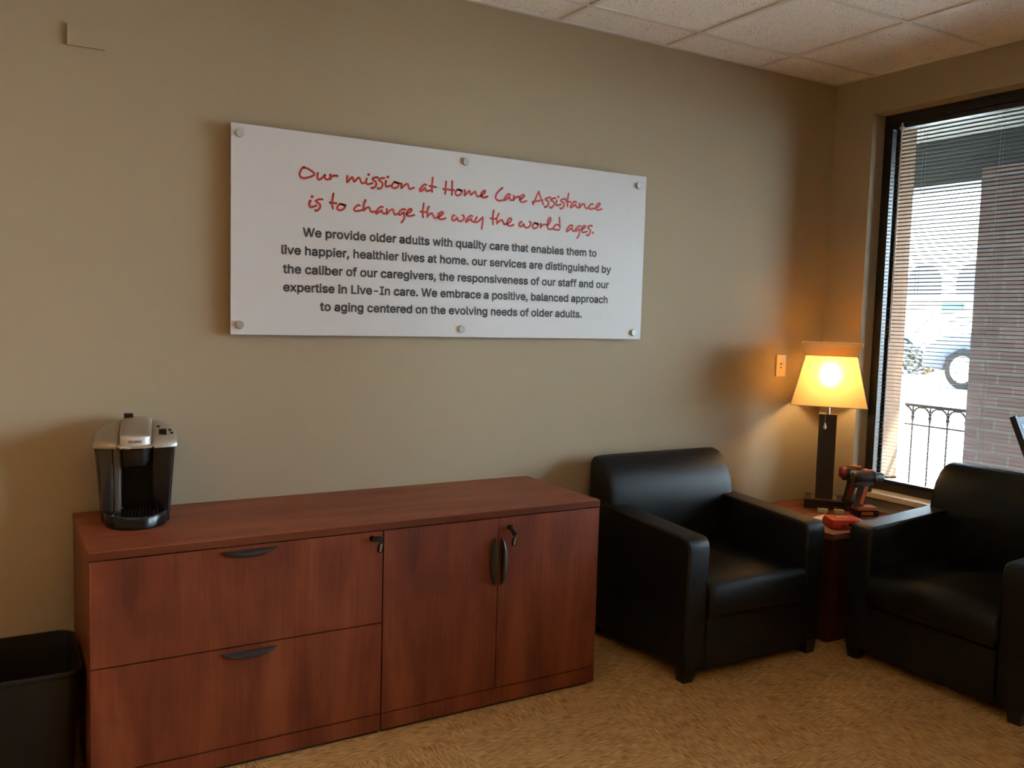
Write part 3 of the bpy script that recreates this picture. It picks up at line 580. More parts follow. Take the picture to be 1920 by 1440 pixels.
def ribbon(bm, pts, r, y):
    """round-ended flat brush stroke through pts (x,z) in the sign plane"""
    if len(pts) == 1:
        c = bm.verts.new((pts[0][0], y, pts[0][1]))
        ring = [bm.verts.new((pts[0][0] + 1.45 * r * cos(a * pi / 8), y, pts[0][1] + 1.45 * r * sin(a * pi / 8))) for a in range(16)]
        bm.faces.new(ring); bm.verts.remove(c)
        return
    P = []
    n = len(pts)
    for i in range(n - 1):                       # Catmull-Rom
        p0, p1, p2, p3 = pts[max(i - 1, 0)], pts[i], pts[i + 1], pts[min(i + 2, n - 1)]
        for k in range(6):
            t = k / 6
            P.append(tuple(0.5 * ((2 * p1[c]) + (-p0[c] + p2[c]) * t + (2 * p0[c] - 5 * p1[c] + 4 * p2[c] - p3[c]) * t * t + (-p0[c] + 3 * p1[c] - 3 * p2[c] + p3[c]) * t ** 3) for c in (0, 1)))
    P.append(pts[-1])
    left, right = [], []
    m_ = len(P)
    for i in range(m_):
        a, b = P[max(i - 1, 0)], P[min(i + 1, m_ - 1)]
        dx, dz = b[0] - a[0], b[1] - a[1]; L = hypot(dx, dz) or 1
        nx, nz = -dz / L * r, dx / L * r
        left.append(bm.verts.new((P[i][0] + nx, y, P[i][1] + nz)))
        right.append(bm.verts.new((P[i][0] - nx, y, P[i][1] - nz)))
    for i in range(m_ - 1):
        bm.faces.new((left[i], left[i + 1], right[i + 1], right[i]))
    for i in range(0, m_, 2):                    # discs keep the joints round, a hair lower
        yy = y + 0.00004
        if i in (0, m_ - 1): yy = y
        ring = [bm.verts.new((P[i][0] + r * cos(a * pi / 6), yy, P[i][1] + r * sin(a * pi / 6))) for a in range(12)]
        bm.faces.new(ring)
    ring = [bm.verts.new((P[-1][0] + r * cos(a * pi / 6), y + 0.00002, P[-1][1] + r * sin(a * pi / 6))) for a in range(12)]
    bm.faces.new(ring)

bm = bmesh.new()
for i, st in enumerate(STROKES):
    ribbon(bm, [(st[k] / 1e4, st[k + 1] / 1e4) for k in range(0, len(st), 2)], 0.0041, -0.0006 - 0.00008 * (i % 5))
for f in bm.faces:
    f.normal_update()
    if f.normal.y > 0: f.normal_flip()
me = bpy.data.meshes.new('heading_lettering'); bm.to_mesh(me); bm.free()
me.materials.append(MT['red'])
o = bpy.data.objects.new('heading_lettering', me); COL.objects.link(o); o.parent = sg
o['label'] = 'red handwritten heading'

def glyph_outlines(ch):
    """outer contours, each with the holes that lie in it"""
    polys = [[(q[k] / 1000, q[k + 1] / 1000) for k in range(0, len(q), 2)] for q in GLYPHS[ch][1]]
    def area(p): return sum(p[i][0] * p[(i + 1) % len(p)][1] - p[(i + 1) % len(p)][0] * p[i][1] for i in range(len(p))) / 2
    def inside(pt, p):
        c = False
        for i in range(len(p)):
            (x1, y1), (x2, y2) = p[i], p[i - 1]
            if (y1 > pt[1]) != (y2 > pt[1]) and pt[0] < (x2 - x1) * (pt[1] - y1) / (y2 - y1) + x1: c = not c
        return c
    ar = [area(p) for p in polys]
    sgn = max(ar, key=abs) if ar else 1
    outs = [(p, a) for p, a in zip(polys, ar) if a * sgn > 0]
    groups = [[p] for p, a in outs]
    for p, a in zip(polys, ar):
        if a * sgn <= 0:
            best = [i for i, (q, b) in enumerate(outs) if inside(p[0], q)]
            if best: groups[min(best, key=lambda i: abs(outs[i][1]))].append(p)
    return groups

def lettering(lines, bold, lift):
    """[(text, x0, x1, baseline z, size)] -> one flat mesh facing -y"""
    layers = {}
    for txt, x0, x1, z, size in lines:
        total = sum(GLYPHS[c][0] for c in txt) / 1000 * size
        kx = (x1 - x0) / total
        x = x0
        for c in txt:
            for li, grp in enumerate(glyph_outlines(c)):
                layers.setdefault(li, []).append([[(x + px * size * kx, z + pz * size) for px, pz in p] for p in grp])
            x += GLYPHS[c][0] / 1000 * size * kx
    bm = bmesh.new()
    for li, groups in layers.items():
        y = -lift - 0.00006 * li
        for grp in groups:
            pts = [p for poly in grp for p in poly]
            vs = [bm.verts.new((px, y, pz)) for px, pz in pts]
            for tri in tessellate_polygon([[Vector((px, pz, 0)) for px, pz in poly] for poly in grp]):
                if len(set(tri)) == 3:
                    try: bm.faces.new([vs[k] for k in tri])
                    except ValueError: pass
            for poly in grp:                       # heavier weight: a thin outline round every contour
                n = len(poly)
                for k in range(n):
                    (ax, az), (bx, bz) = poly[k], poly[(k + 1) % n]
                    L = hypot(bx - ax, bz - az)
                    if L < 1e-7: continue
                    ox, oz = -(bz - az) / L * bold, (bx - ax) / L * bold
                    yy = y - 0.00002
                    bm.faces.new([bm.verts.new(q) for q in ((ax + ox, yy, az + oz), (bx + ox, yy, bz + oz), (bx - ox, yy, bz - oz), (ax - ox, yy, az - oz))])
                    yy = y - 0.00004
                    bm.faces.new([bm.verts.new((ax + bold * cos(a), yy, az + bold * sin(a))) for a in [pi * e / 4 for e in range(8)]])
    for f in bm.faces:
        f.normal_update()
        if f.normal.y > 0: f.normal_flip()
    return bm

TXT_SIZE = 0.0625
TXT = [("We provide older adults with quality care that enables them to", -2.983, -1.606, 1.7505),
       ("live happier, healthier lives at home. our services are distinguished by", -3.067, -1.521, 1.680),
       ("the caliber of our caregivers, the responsiveness of our staff and our", -3.058, -1.531, 1.609),
       ("expertise in Live-In care. We embrace a positive, balanced approach", -3.058, -1.532, 1.540),
       ("to aging centered on the evolving needs of older adults.", -2.912, -1.677, 1.470)]
for t, a, b, z in TXT:
    bm = lettering([(t, a - ORG.x, b - ORG.x, z - ORG.z, TXT_SIZE)], 0.0016, 0.0006)
    me = bpy.data.meshes.new('paragraph_line'); bm.to_mesh(me); bm.free()
    me.materials.append(MT['grey'])
    o = bpy.data.objects.new('paragraph_line', me); COL.objects.link(o); o.parent = sg
    o['label'] = 'line of dark grey printed paragraph'

# ------------------------------------------------------------------ small plates on the wall
r = thing('blank_cover_plate', 'blank wall-coloured cover plate high on the wall at left', 'wall plate', (-3.719, 0, 2.364))
m = MB(); m.box((-0.057, -0.011, -0.035), (0.057, 0.0, 0.035), 0.002, 2); m.build('plate', MT['wall'], r)
r = thing('jack_plate', 'ivory coax jack wall plate behind the table lamp', 'wall plate', (-0.331, 0, 1.238))
m = MB(); m.box((-0.036, -0.008, -0.058), (0.036, 0.0, 0.058), 0.004, 3); m.build('plate', MT['ivory'], r)
m = MB(); m.cyl((-0.001, -0.008, 0.010), (-0.001, -0.017, 0.010), 0.0055, seg=14); m.cyl((-0.001, -0.008, 0.010), (-0.001, -0.010, 0.010), 0.0085, seg=6); m.build('coax_jack', MT['brass'], r)
m = MB(); m.box((-0.006, -0.0085, -0.014), (0.004, -0.0075, -0.006)); m.build('socket_hole', MT['hole'], r, sharp=0)
for zz in (0.036, -0.032):
    m = MB(); m.cyl((0, -0.008, zz), (0, -0.0092, zz), 0.0032, seg=12); m.build('screw', MT['ivory'], r)

# ------------------------------------------------------------------ credenza: two cabinets under one top
FY = -0.577
def pull(parent, c, along, length, depth, sag):
    """crescent bow pull; c = mid of its straight edge on the front face; `along` 'x' bulges down, 'z+'/'z-' bulges to +x/-x"""
    m = MB(); loops = []
    n = 18
    for i in range(n + 1):
        u = -1 + 2 * i / n
        k = max(0.0, 1 - u * u)
        s = sag * k ** 0.8 + 0.0015
        d = depth * min(1, k ** 0.5 * 1.15) + 0.002
        prof = [(0, 0.0), (0, -d * 0.75), (0.18, -d), (0.45, -d * 0.96), (0.75, -d * 0.72), (0.95, -d * 0.3), (1.0, 0.0)]
        lp = []
        for a, dd in prof:
            if along == 'x': lp.append((u * length / 2, dd, -a * s))
            elif along == 'z+': lp.append((a * s, dd, u * length / 2))
            else: lp.append((-a * s, dd, u * length / 2))
        loops.append(lp)
    m.loft(loops)
    return m.build('handle', MT['pull'], parent, loc=c, sharp=50)

def lock(parent, c):
    m = MB(); m.cyl((0, 0, 0), (0, -0.006, 0), 0.0095, seg=20, bev=0.001); m.cyl((0, -0.006, 0), (0, -0.0068, 0), 0.006, seg=16)
    return m.build('lock', MT['blackp'], parent, loc=c)

def keys(c, ang, label):
    r = thing('cabinet_key', label, 'key', c, group='keys in the cabinet locks')
    # key stub in the lock, folding black head at angle, ring and spare key hanging under it
    e = Vector((cos(ang), 0, sin(ang)))
    s = Vector((-sin(ang), 0, cos(ang)))
    def q(a, b, y): p = e * a + s * b; return (p.x, y, p.z)
    m = MB(); lp = [q(-0.007, -0.0085, 0), q(-0.007, 0.0085, 0), q(0.012, 0.010, 0), q(0.030, 0.0105, 0), q(0.033, 0.007, 0), q(0.033, -0.007, 0), q(0.030, -0.0105, 0), q(0.012, -0.010, 0)]
    m.prism([(p[0], p[2]) for p in lp], 1, -0.020, -0.014, 0.0015, 2)
    m.cyl((0, -0.007, 0), (0, -0.015, 0), 0.005, seg=12)
    m.build('key_head', MT['blackp'], r)
    tip = e * 0.026
    m = MB(); m.tube([(tip.x + 0.0095 * cos(a * pi / 8), -0.017, tip.z - 0.008 + 0.0095 * sin(a * pi / 8)) for a in range(16)], 0.0009, 6, True)
    m.build('key_ring', MT['chrome'], r)
    kx, kz = tip.x + 0.001, tip.z - 0.016
    d = Vector((-0.16, 0, -1)).normalized(); n_ = Vector((1, 0, -0.16)).normalized()
    def k(a, b): p = Vector((kx, 0, kz)) + d * a + n_ * b; return (p.x, p.z)
    m = MB(); m.prism([k(-0.003, -0.006), k(-0.003, 0.006), k(0.004, 0.010), k(0.026, 0.010), k(0.031, 0.006), k(0.031, -0.006), k(0.026, -0.010), k(0.004, -0.010)], 1, -0.022, -0.016, 0.0015, 2)
    sp = m.build('spare_key', MT['blackp'], r)
    m = MB(); m.prism([k(0.001, -0.003), k(0.001, 0.003), k(0.024, 0.003), k(0.027, 0), k(0.024, -0.003)], 1, -0.0245, -0.0222, 0.0005, 1)
    m.build('blade', MT['chrome'], sp)
    return r

def edge_strip(m, x0, x1, z0, z1, y):
    pass

fc = thing('lateral_file_cabinet', 'cherry two-drawer lateral file cabinet under the coffee maker', 'cabinet', (-3.777, 0, 0))
W1 = 0.9175
m = MB()
m.box((0.0, FY + 0.022, 0.012), (0.018, -0.02, 0.726), 0.001, 1); m.box((W1 - 0.018, FY + 0.022, 0.012), (W1, -0.02, 0.726), 0.001, 1)
m.box((0.018, -0.03, 0.012), (W1 - 0.018, -0.022, 0.726)); m.box((0.018, FY + 0.03, 0.06), (W1 - 0.018, -0.03, 0.078)); m.box((0.018, FY + 0.03, 0.708), (W1 - 0.018, -0.03, 0.726))
m.build('carcass', MT['wood_v'], fc)
m = MB(); m.box((0.001, FY, 0.012), (W1 - 0.001, FY + 0.02, 0.069), 0.001, 1); m.build('base_panel', MT['wood_v'], fc)
m = MB(); m.box((0.03, FY + 0.012, 0.0), (W1 - 0.005, -0.04, 0.012)); m.build('glide_base', MT['toe'], fc, sharp=0)
for z0, z1, hz in ((0.0735, 0.3955, 0.381), (0.400, 0.7215, 0.7095)):
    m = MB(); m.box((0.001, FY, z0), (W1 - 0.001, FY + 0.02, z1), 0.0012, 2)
    d = m.build('drawer', MT['wood_v'], fc)
    pull(d, (0.462, FY, hz), 'x', 0.182, 0.024, 0.024)
    if z1 > 0.5:
        lock(d, (-2.902 + 3.777, FY, 0.7005))
sc_ = thing('storage_cabinet', 'cherry two-door storage cabinet beside the black armchair', 'cabinet', (-2.8565, 0, 0))
W2 = 0.9165
m = MB()
m.box((0.0, FY + 0.022, 0.012), (0.018, -0.02, 0.726), 0.001, 1); m.box((W2 - 0.018, FY + 0.022, 0.012), (W2, -0.02, 0.726), 0.001, 1)
m.box((0.018, -0.03, 0.012), (W2 - 0.018, -0.022, 0.726)); m.box((0.018, FY + 0.03, 0.06), (W2 - 0.018, -0.03, 0.078)); m.box((0.018, FY + 0.03, 0.708), (W2 - 0.018, -0.03, 0.726))
m.build('carcass', MT['wood_v'], sc_)
m = MB(); m.box((0.001, FY, 0.012), (W2 - 0.001, FY + 0.02, 0.069), 0.001, 1); m.build('base_panel', MT['wood_v'], sc_)
m = MB(); m.box((0.005, FY + 0.012, 0.0), (W2 - 0.03, -0.04, 0.012)); m.build('glide_base', MT['toe'], sc_, sharp=0)
SPL = -2.4 + 2.8565
for i, (x0, x1) in enumerate(((0.001, SPL - 0.0015), (SPL + 0.0015, W2 - 0.001))):
    m = MB(); m.box((x0, FY, 0.0735), (x1, FY + 0.02, 0.7215), 0.0012, 2)
    d = m.build('door', MT['wood_v'], sc_)
    if i == 0: pull(d, (SPL - 0.012, FY, 0.56), 'z-', 0.182, 0.024, 0.024)
    else:
        pull(d, (SPL + 0.012, FY, 0.558), 'z+', 0.182, 0.024, 0.024)
        lock(d, (-2.356 + 2.8565, FY, 0.684))
tp = thing('credenza_top', 'long cherry laminate top spanning both cabinets', 'countertop', (-3.778, 0, 0.726))
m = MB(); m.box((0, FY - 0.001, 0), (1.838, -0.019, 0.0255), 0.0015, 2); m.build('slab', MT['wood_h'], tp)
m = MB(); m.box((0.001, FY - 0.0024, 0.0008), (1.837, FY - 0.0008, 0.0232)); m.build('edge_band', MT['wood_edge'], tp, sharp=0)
keys((-2.902, FY, 0.7005), radians(-4), 'key with ring in the lock of the upper file drawer')
keys((-2.356, FY, 0.684), radians(-58), 'key with ring in the lock of the right cabinet door')

# ------------------------------------------------------------------ coffee maker
cm = thing('coffee_maker', 'black single-cup coffee maker with silver lid on the credenza', 'coffee maker', (-3.590, -0.150, 0.7515), radians(-9))
def sq(w, d, e, n, cx=0, cy=0):
    out = []
    for k in range(n):
        a = 2 * pi * k / n
        c, s_ = cos(a), sin(a)
        out.append((cx + w / 2 * abs(c) ** (2 / e) * (1 if c > 0 else -1), cy + d / 2 * abs(s_) ** (2 / e) * (1 if s_ > 0 else -1)))
    return out
# back housing, wider towards the lid
m = MB()
m.loft([[(x, y, z) for x, y in rrect(wd, 0.105, 0.03, 5, 0, 0.065)] for z, wd in ((0.0, 0.205), (0.01, 0.212), (0.13, 0.222), (0.25, 0.232))])
m.build('back_housing', MT['mattep'], cm)
# right-hand housing block
m = MB()
def quad(xa, xb, ya, yb, z, r=0.014):
    return [(x, y, z) for x, y in rrect(xb - xa, yb - ya, r, 4, (xa + xb) / 2, (ya + yb) / 2)]
m.loft([quad(0.048, 0.103, -0.095, 0.075, 0.0), quad(0.048, 0.107, -0.098, 0.075, 0.04), quad(0.046, 0.122, -0.110, 0.075, 0.250)])
m.build('side_housing', MT['blackp'], cm)
# water tank on the left, and grey post beside it
m = MB()
m.loft([quad(-0.104, -0.068, -0.085, 0.085, 0.0), quad(-0.108, -0.066, -0.092, 0.085, 0.03), quad(-0.124, -0.064, -0.108, 0.09, 0.250)])
m.build('water_tank', MT['tank'], cm)
m = MB()
m.loft([quad(-0.067, -0.046, -0.082, 0.05, 0.03, 0.006), quad(-0.066, -0.044, -0.108, 0.05, 0.250, 0.006)])
m.build('front_post', plain('warm_grey_plastic', (0.10, 0.09, 0.075), 0.4, var=0.04), cm)
# brew head over the cup bay
m = MB()
m.loft([[(x, y, z) for x, y in sq(0.096 * k, 0.15 * k, 2.6, 28, 0.0, -0.07)] for z, k in ((0.188, 0.72), (0.196, 0.92), (0.215, 1.0), (0.256, 1.04))])
m.build('brew_head', MT['blackp'], cm)
# drip tray: D shaped base
m = MB()
def dsh(r, z, yb=-0.04):
    return [(r * cos(a), -0.105 + (r * 1.12) * sin(a) if sin(a) < 0 else yb + 0.0 if False else -0.105 + max(0, sin(a)) * 0.07, z) for a in [2 * pi * k / 40 for k in range(40)]]
m.loft([dsh(0.093, 0.0), dsh(0.097, 0.006), dsh(0.097, 0.036), dsh(0.093, 0.043), dsh(0.084, 0.043), dsh(0.080, 0.033)])
tr = m.build('drip_tray', MT['blackp'], cm)
m = MB()
for k in range(-6, 7):
    x = k * 0.011; h_ = sqrt(max(0, 0.078 ** 2 - x * x))
    m.box((x - 0.0025, -0.105 - h_ * 1.05, 0.034), (x + 0.0025, -0.05, 0.040), 0.0008, 1)
m.build('tray_grate', MT['mattep'], tr)
# silver lid: three lobes sloping up to the back
def lidz(x, y):
    v = min(1, max(0, (y + 0.125) / 0.17))
    up = 0.060 * (1 - (1 - v) ** 1.8)
    side = (abs(x) / 0.128) ** 2.2 * 0.034
    return 0.266 + up - side * v - 0.004 * (abs(x) / 0.128) ** 4
def lobe(xa, xb, front, nx=12, ny=14, lift=0.0, rf=0.012):
    loops = []
    t = MB(); b = bmesh.new(); top = []; low = []
    for i in range(nx + 1):
        x = xa + (xb - xa) * i / nx; rt = []; rl = []
        cx = (2 * i / nx - 1)
        for j in range(ny + 1):
            yb = 0.112 - 0.05 * (abs(x) / 0.128) ** 3
            y = front(x) + (yb - front(x)) * j / ny
            edge = min(1.0, min(j, ny - j) / 1.5) if (j in (0, ny)) else 1
            ev = 0.006 if (j in (0, ny) or i in (0, nx)) else 0.0
            rt.append(b.verts.new((x, y, lidz(x, y) + lift - ev))); rl.append(b.verts.new((x, y, 0.2515)))
        top.append(rt); low.append(rl)
    for i in range(nx):
        for j in range(ny):
            b.faces.new((top[i][j], top[i + 1][j], top[i + 1][j + 1], top[i][j + 1]))
            b.faces.new((low[i][j], low[i][j + 1], low[i + 1][j + 1], low[i + 1][j]))
    for i in range(nx):
        b.faces.new((top[i][0], low[i][0], low[i + 1][0], top[i + 1][0])); b.faces.new((top[i][ny], top[i + 1][ny], low[i + 1][ny], low[i][ny]))
    for j in range(ny):
        b.faces.new((top[0][j], top[0][j + 1], low[0][j + 1], low[0][j])); b.faces.new((top[nx][j], low[nx][j], low[nx][j + 1], top[nx][j + 1]))
    t._add(b)
    return t
def ff(x): return -0.122 + 0.030 * (abs(x) / 0.128) ** 2.5
lobe(-0.1285, -0.0515, ff).build('tank_lid', MT['silver'], cm, sharp=50)
pn = lobe(0.0515, 0.1285, ff).build('control_panel', MT['silver'], cm, sharp=50)
hd = lobe(-0.049, 0.049, lambda x: -0.130 + 0.020 * (x / 0.049) ** 2, lift=0.007).build('head_cover', MT['silver'], cm, sharp=50)
# badge on the front of the head, with its lettering, and the chrome lip under it
m = MB(); n = 14
loopA = []
for j in range(2):
    pass
def arc(z, r=0.045, d=0.026, yc=-0.118):
    return [(r * sin(a), yc - d * cos(a) + 0.0, z) for a in [radians(-75 + 150 * k / 16) for k in range(17)]] + [(r * sin(a), yc + 0.02, z) for a in [radians(75 - 150 * k / 16) for k in range(17)]]
m.loft([arc(0.2655), arc(0.2665, 0.0465, 0.0275), arc(0.291, 0.0465, 0.0275), arc(0.293, 0.045, 0.026)])
bd = m.build('badge', MT['badge'], hd)
bm = lettering([("KEURIG", -0.021, 0.021, 0.2740, 0.0145)], 0.0004, 0.0)
for v in bm.verts:                                    # wrap the word round the curved badge
    a = v.co.x / 0.0465
    v.co.x, v.co.y = 0.0465 * sin(a), -0.118 - 0.0275 * cos(a) - 0.0006 + v.co.y * 3
me = bpy.data.meshes.new('badge_lettering'); bm.to_mesh(me); bm.free(); me.materials.append(MT['grey'])
o = bpy.data.objects.new('badge_lettering', me); COL.objects.link(o); o.parent = bd
m = MB(); m.tube([(0.054 * sin(radians(a)), -0.112 - 0.036 * cos(radians(a)), 0.259) for a in range(-88, 89, 8)], 0.0075, 10)
m.build('chrome_lip', MT['chrome'], cm)
# lift handle stub at the back, buttons
m = MB(); m.box((-0.040, 0.060, 0.318), (-0.012, 0.088, 0.346), 0.007, 3); m.build('lift_handle', MT['mattep'], cm)
m = MB(); m.box((-0.010, -0.014, -0.004), (0.014, 0.012, 0.004), 0.003, 2)
m.build('brew_button', MT['blackp'], pn, mtx=Matrix.Translation((0.082, -0.062, lidz(0.082, -0.062) + 0.002)) @ Euler((radians(33), 0, 0)).to_matrix().to_4x4())
for bx, by in ((0.070, -0.020), (0.106, -0.030), (0.112, -0.052)):
    m = MB(); m.cyl((0, 0, -0.002), (0, 0, 0.0022), 0.005, seg=14)
    m.build('button', MT['blackp'], pn, mtx=Matrix.Translation((bx, by, lidz(bx, by))) @ Euler((radians(30), radians(12), 0)).to_matrix().to_4x4())

# ------------------------------------------------------------------ wastebasket
wb = thing('wastebasket', 'black rectangular wastebasket on the carpet beside the file cabinet', 'bin', (-3.924, -0.318, 0))
m = MB()
def bl(wd, dp, z, r=0.045): return [(x, y, z) for x, y in rrect(wd, dp, r, 6)]
m.loft([bl(0.215, 0.335, 0.0, 0.035), bl(0.222, 0.342, 0.006, 0.04), bl(0.262, 0.382, 0.362), bl(0.274, 0.394, 0.366, 0.05), bl(0.278, 0.398, 0.373, 0.05), bl(0.274, 0.394, 0.380, 0.05),
        bl(0.258, 0.378, 0.380, 0.044), bl(0.254, 0.374, 0.372, 0.044), bl(0.216, 0.336, 0.010, 0.036)])
m.build('bin_body', MT['mattep'], wb, sharp=40)

# ------------------------------------------------------------------ armchairs
def armchair(loc, rz, label):
    r = thing('armchair', label, 'armchair', loc, rz, group='black leather club chairs')
    aw, W = 0.115, 0.40
    # local: front is -y
    prof = [(-0.352, 0.055), (-0.357, 0.35), (-0.360, 0.555), (-0.352, 0.585), (-0.330, 0.601), (-0.10, 0.614), (0.20, 0.632), (0.32, 0.640), (0.345, 0.63), (0.352, 0.60), (0.352, 0.055)]
    for s in (-1, 1):
        m = MB()
        a, b = sorted((s * W, s * (W - aw)))
        m.prism(prof, 0, a, b, 0.032, 5)
        m.build('arm', MT['leather'], r, sharp=60)
    # back: thick rounded pillow-like block, a shade narrower than the arms
    bp = [(0.345, 0.10), (0.356, 0.45), (0.358, 0.78), (0.354, 0.815), (0.342, 0.832), (0.318, 0.838), (0.285, 0.829), (0.248, 0.803), (0.215, 0.755), (0.192, 0.695), (0.180, 0.62), (0.182, 0.53), (0.195, 0.40), (0.20, 0.30), (0.22, 0.10)]
    loops = []
    st = [-1.0, -0.995, -0.975, -0.93, -0.85, -0.6, -0.3, 0.0, 0.3, 0.6, 0.85, 0.93, 0.975, 0.995, 1.0]
    cy, cz = 0.29, 0.45
    for u in st:
        x = u * 0.372 - 0.008
        k = 1 - abs(u) ** 14 * 0.015 - abs(u) ** 80 * 0.025
        puff = 0.010 * (1 - u * u)
        loops.append([(x, cy + (y - cy) * k - (puff if y < 0.24 and z > 0.38 else 0), cz + (z - cz) * (k if z > cz else 1)) for y, z in bp])
    m = MB(); m.loft(loops); m.build('backrest', MT['leather'], r, sharp=75)
    # seat cushion with a soft crowned top
    m = MB(); loops = []
    hx = 0.284
    n = 12
    cs = [(-0.368, 0.262), (-0.378, 0.285), (-0.380, 0.34), (-0.376, 0.385), (-0.360, 0.408), (-0.33, 0.418), (-0.2, 0.424), (-0.05, 0.424), (0.10, 0.420), (0.185, 0.41), (0.185, 0.262)]
    for u in (-1.0, -0.985, -0.94, -0.8, -0.5, 0, 0.5, 0.8, 0.94, 0.985, 1.0):
        q = abs(u)
        dz = -0.012 * q ** 3 - (0.016 if q > 0.99 else 0.004 if q > 0.97 else 0)
        dy = 0.006 * q ** 6
        loops.append([(u * hx, y + (dy if y < -0.3 else 0), z + (dz if z > 0.3 else 0)) for y, z in cs])
    m.loft(loops); m.build('seat_cushion', MT['leather'], r, sharp=70)
    m = MB(); m.box((-0.286, -0.358, 0.055), (0.286, 0.20, 0.258), 0.014, 3); m.build('front_rail', MT['leather'], r, sharp=50)
    for sx in (-1, 1):
        for sy in (-1, 1):
            m = MB(); m.box((-0.030, -0.030, 0.0), (0.030, 0.030, 0.058), 0.002, 2, taper=0.78)
            m.build('leg', MT['foot'], r, loc=(sx * (W - 0.040), sy * (0.352 - 0.036), 0))
    return r
chair = armchair((-1.233, -0.412, 0), 0.0, 'black leather armchair against the tan wall beside the cabinet')
c2 = copy_tree(chair)
c2.location = (-0.405, -1.235, 0); c2.rotation_euler = (0, 0, radians(-90))
c2['label'] = 'black leather armchair with its back to the window'

# ------------------------------------------------------------------ corner table
TT = 0.515
tb = thing('corner_table', 'square mahogany corner table between the two armchairs', 'table', (-0.405, -0.405, 0))
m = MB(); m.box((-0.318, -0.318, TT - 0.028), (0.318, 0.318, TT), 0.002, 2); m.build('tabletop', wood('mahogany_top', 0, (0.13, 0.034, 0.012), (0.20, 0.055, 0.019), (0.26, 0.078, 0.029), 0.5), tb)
for i in range(2):
    m = MB()
    a = -0.300 + i * 0.582
    m.box((a, -0.300, 0.0), (a + 0.018, 0.300, TT - 0.028), 0.001, 1); m.build('side_panel', MT['wood_dark'], tb)
m = MB(); m.box((-0.281, -0.300, 0.0), (0.281, -0.282, TT - 0.028), 0.001, 1); m.build('front_panel', MT['wood_dark'], tb)
m = MB(); m.box((-0.281, 0.282, 0.0), (0.281, 0.300, TT - 0.028), 0.001, 1); m.build('back_panel', MT['wood_dark'], tb)

# ------------------------------------------------------------------ table lamp
LP = Vector((-0.250, -0.270, TT))
lp = thing('table_lamp', 'lit table lamp with flared cream shade on a dark square column', 'lamp', LP, radians(-51))
m = MB(); m.box((-0.095, -0.095, 0.0), (0.095, 0.095, 0.046), 0.003, 2); m.build('base', MT['lampwood'], lp)
m = MB(); m.box((-0.064, -0.064, 0.046), (0.064, 0.064, 0.049), 0.001, 1); m.build('base_plate', MT['brass'], lp)
m = MB(); m.box((-0.0435, -0.0435, 0.048), (0.0435, 0.0435, 0.488), 0.002, 2); m.build('column', MT['lampwood'], lp)
m = MB(); m.box((-0.0445, -0.0445, 0.488), (0.0445, 0.0445, 0.491), 0.001, 1); m.cyl((0, 0, 0.484), (0, 0, 0.58), 0.008, seg=16); m.cyl((0, 0, 0.58), (0, 0, 0.64), 0.017, seg=18, bev=0.002)
m.build('stem', MT['brass'], lp)
m = MB(); m.lathe([(0, -0.050), (0.012, -0.045), (0.030, -0.010), (0.032, 0.010), (0.022, 0.036), (0.0, 0.044)], 20, Matrix.Translation((0, 0, 0.690)))
bb = m.build('bulb', MT['bulb'], lp)
m = MB(); m.tube([(-0.012, -0.012, 0.56), (-0.013, -0.030, 0.555), (-0.013, -0.050, 0.545), (-0.013, -0.052, 0.47), (-0.013, -0.052, 0.445)], 0.0011, 6)
m.lathe([(0, 0), (0.003, -0.002), (0.008, -0.022), (0.0075, -0.030), (0, -0.036)], 14, Matrix.Translation((-0.013, -0.056, 0.446)))
m.build('pull_chain', MT['steel'], lp)
# shade: square, tapering up to a neck and flaring out again
SHZ = (0.540, 0.794, 0.858); SHH = (0.182, 0.123, 0.146)
def ring4(h, z, o_=0.0): return [(sx * (h + o_), sy * (h + o_), z) for sx, sy in ((-1, -1), (1, -1), (1, 1), (-1, 1))]
m = MB()
t = bmesh.new(); R = [[t.verts.new(p) for p in ring4(h, z)] for h, z in zip(SHH, SHZ)]
for a, b in zip(R, R[1:]):
    for k in range(4): t.faces.new((a[k], a[(k + 1) % 4], b[(k + 1) % 4], b[k]))
bmesh.ops.solidify(t, geom=t.faces[:], thickness=0.0012)
m._add(t); sh = m.build('lamp_shade', MT['shade'], lp, sharp=20)
m = MB(); m.box((-SHH[1] + 0.002, -SHH[1] + 0.002, SHZ[1] - 0.003), (SHH[1] - 0.002, SHH[1] - 0.002, SHZ[1] - 0.002)); m.build('shade_diffuser', MT['diffuser'], sh, sharp=0)
m = MB()
for h, z, rr in ((SHH[0], SHZ[0], 0.0022), (SHH[1], SHZ[1], 0.0014), (SHH[2], SHZ[2], 0.0022)):
    q = ring4(h, z, 0.001)
    for k in range(4): m.cyl(q[k], q[(k + 1) % 4], rr, seg=8)
for k in range(4):
    m.cyl(ring4(SHH[0], SHZ[0], 0.001)[k], ring4(SHH[1], SHZ[1], 0.001)[k], 0.0016, seg=8)
    m.cyl(ring4(SHH[1], SHZ[1], 0.001)[k], ring4(SHH[2], SHZ[2], 0.001)[k], 0.0016, seg=8)
m.build('shade_trim', MT['piping'], sh)
m = MB()
for k in range(4):
    q = ring4(SHH[1], SHZ[1], -0.001)[k]; m.cyl((0, 0, 0.745), q, 0.0012, seg=6)
m.cyl((0, 0, 0.64), (0, 0, 0.66), 0.014, seg=14); m.tube([(0.036 * sin(a), 0, 0.70 - 0.048 * cos(a)) for a in [radians(20 + 16 * k) for k in range(21)]], 0.0012, 6)
m.build('harp', MT['brass'], lp)
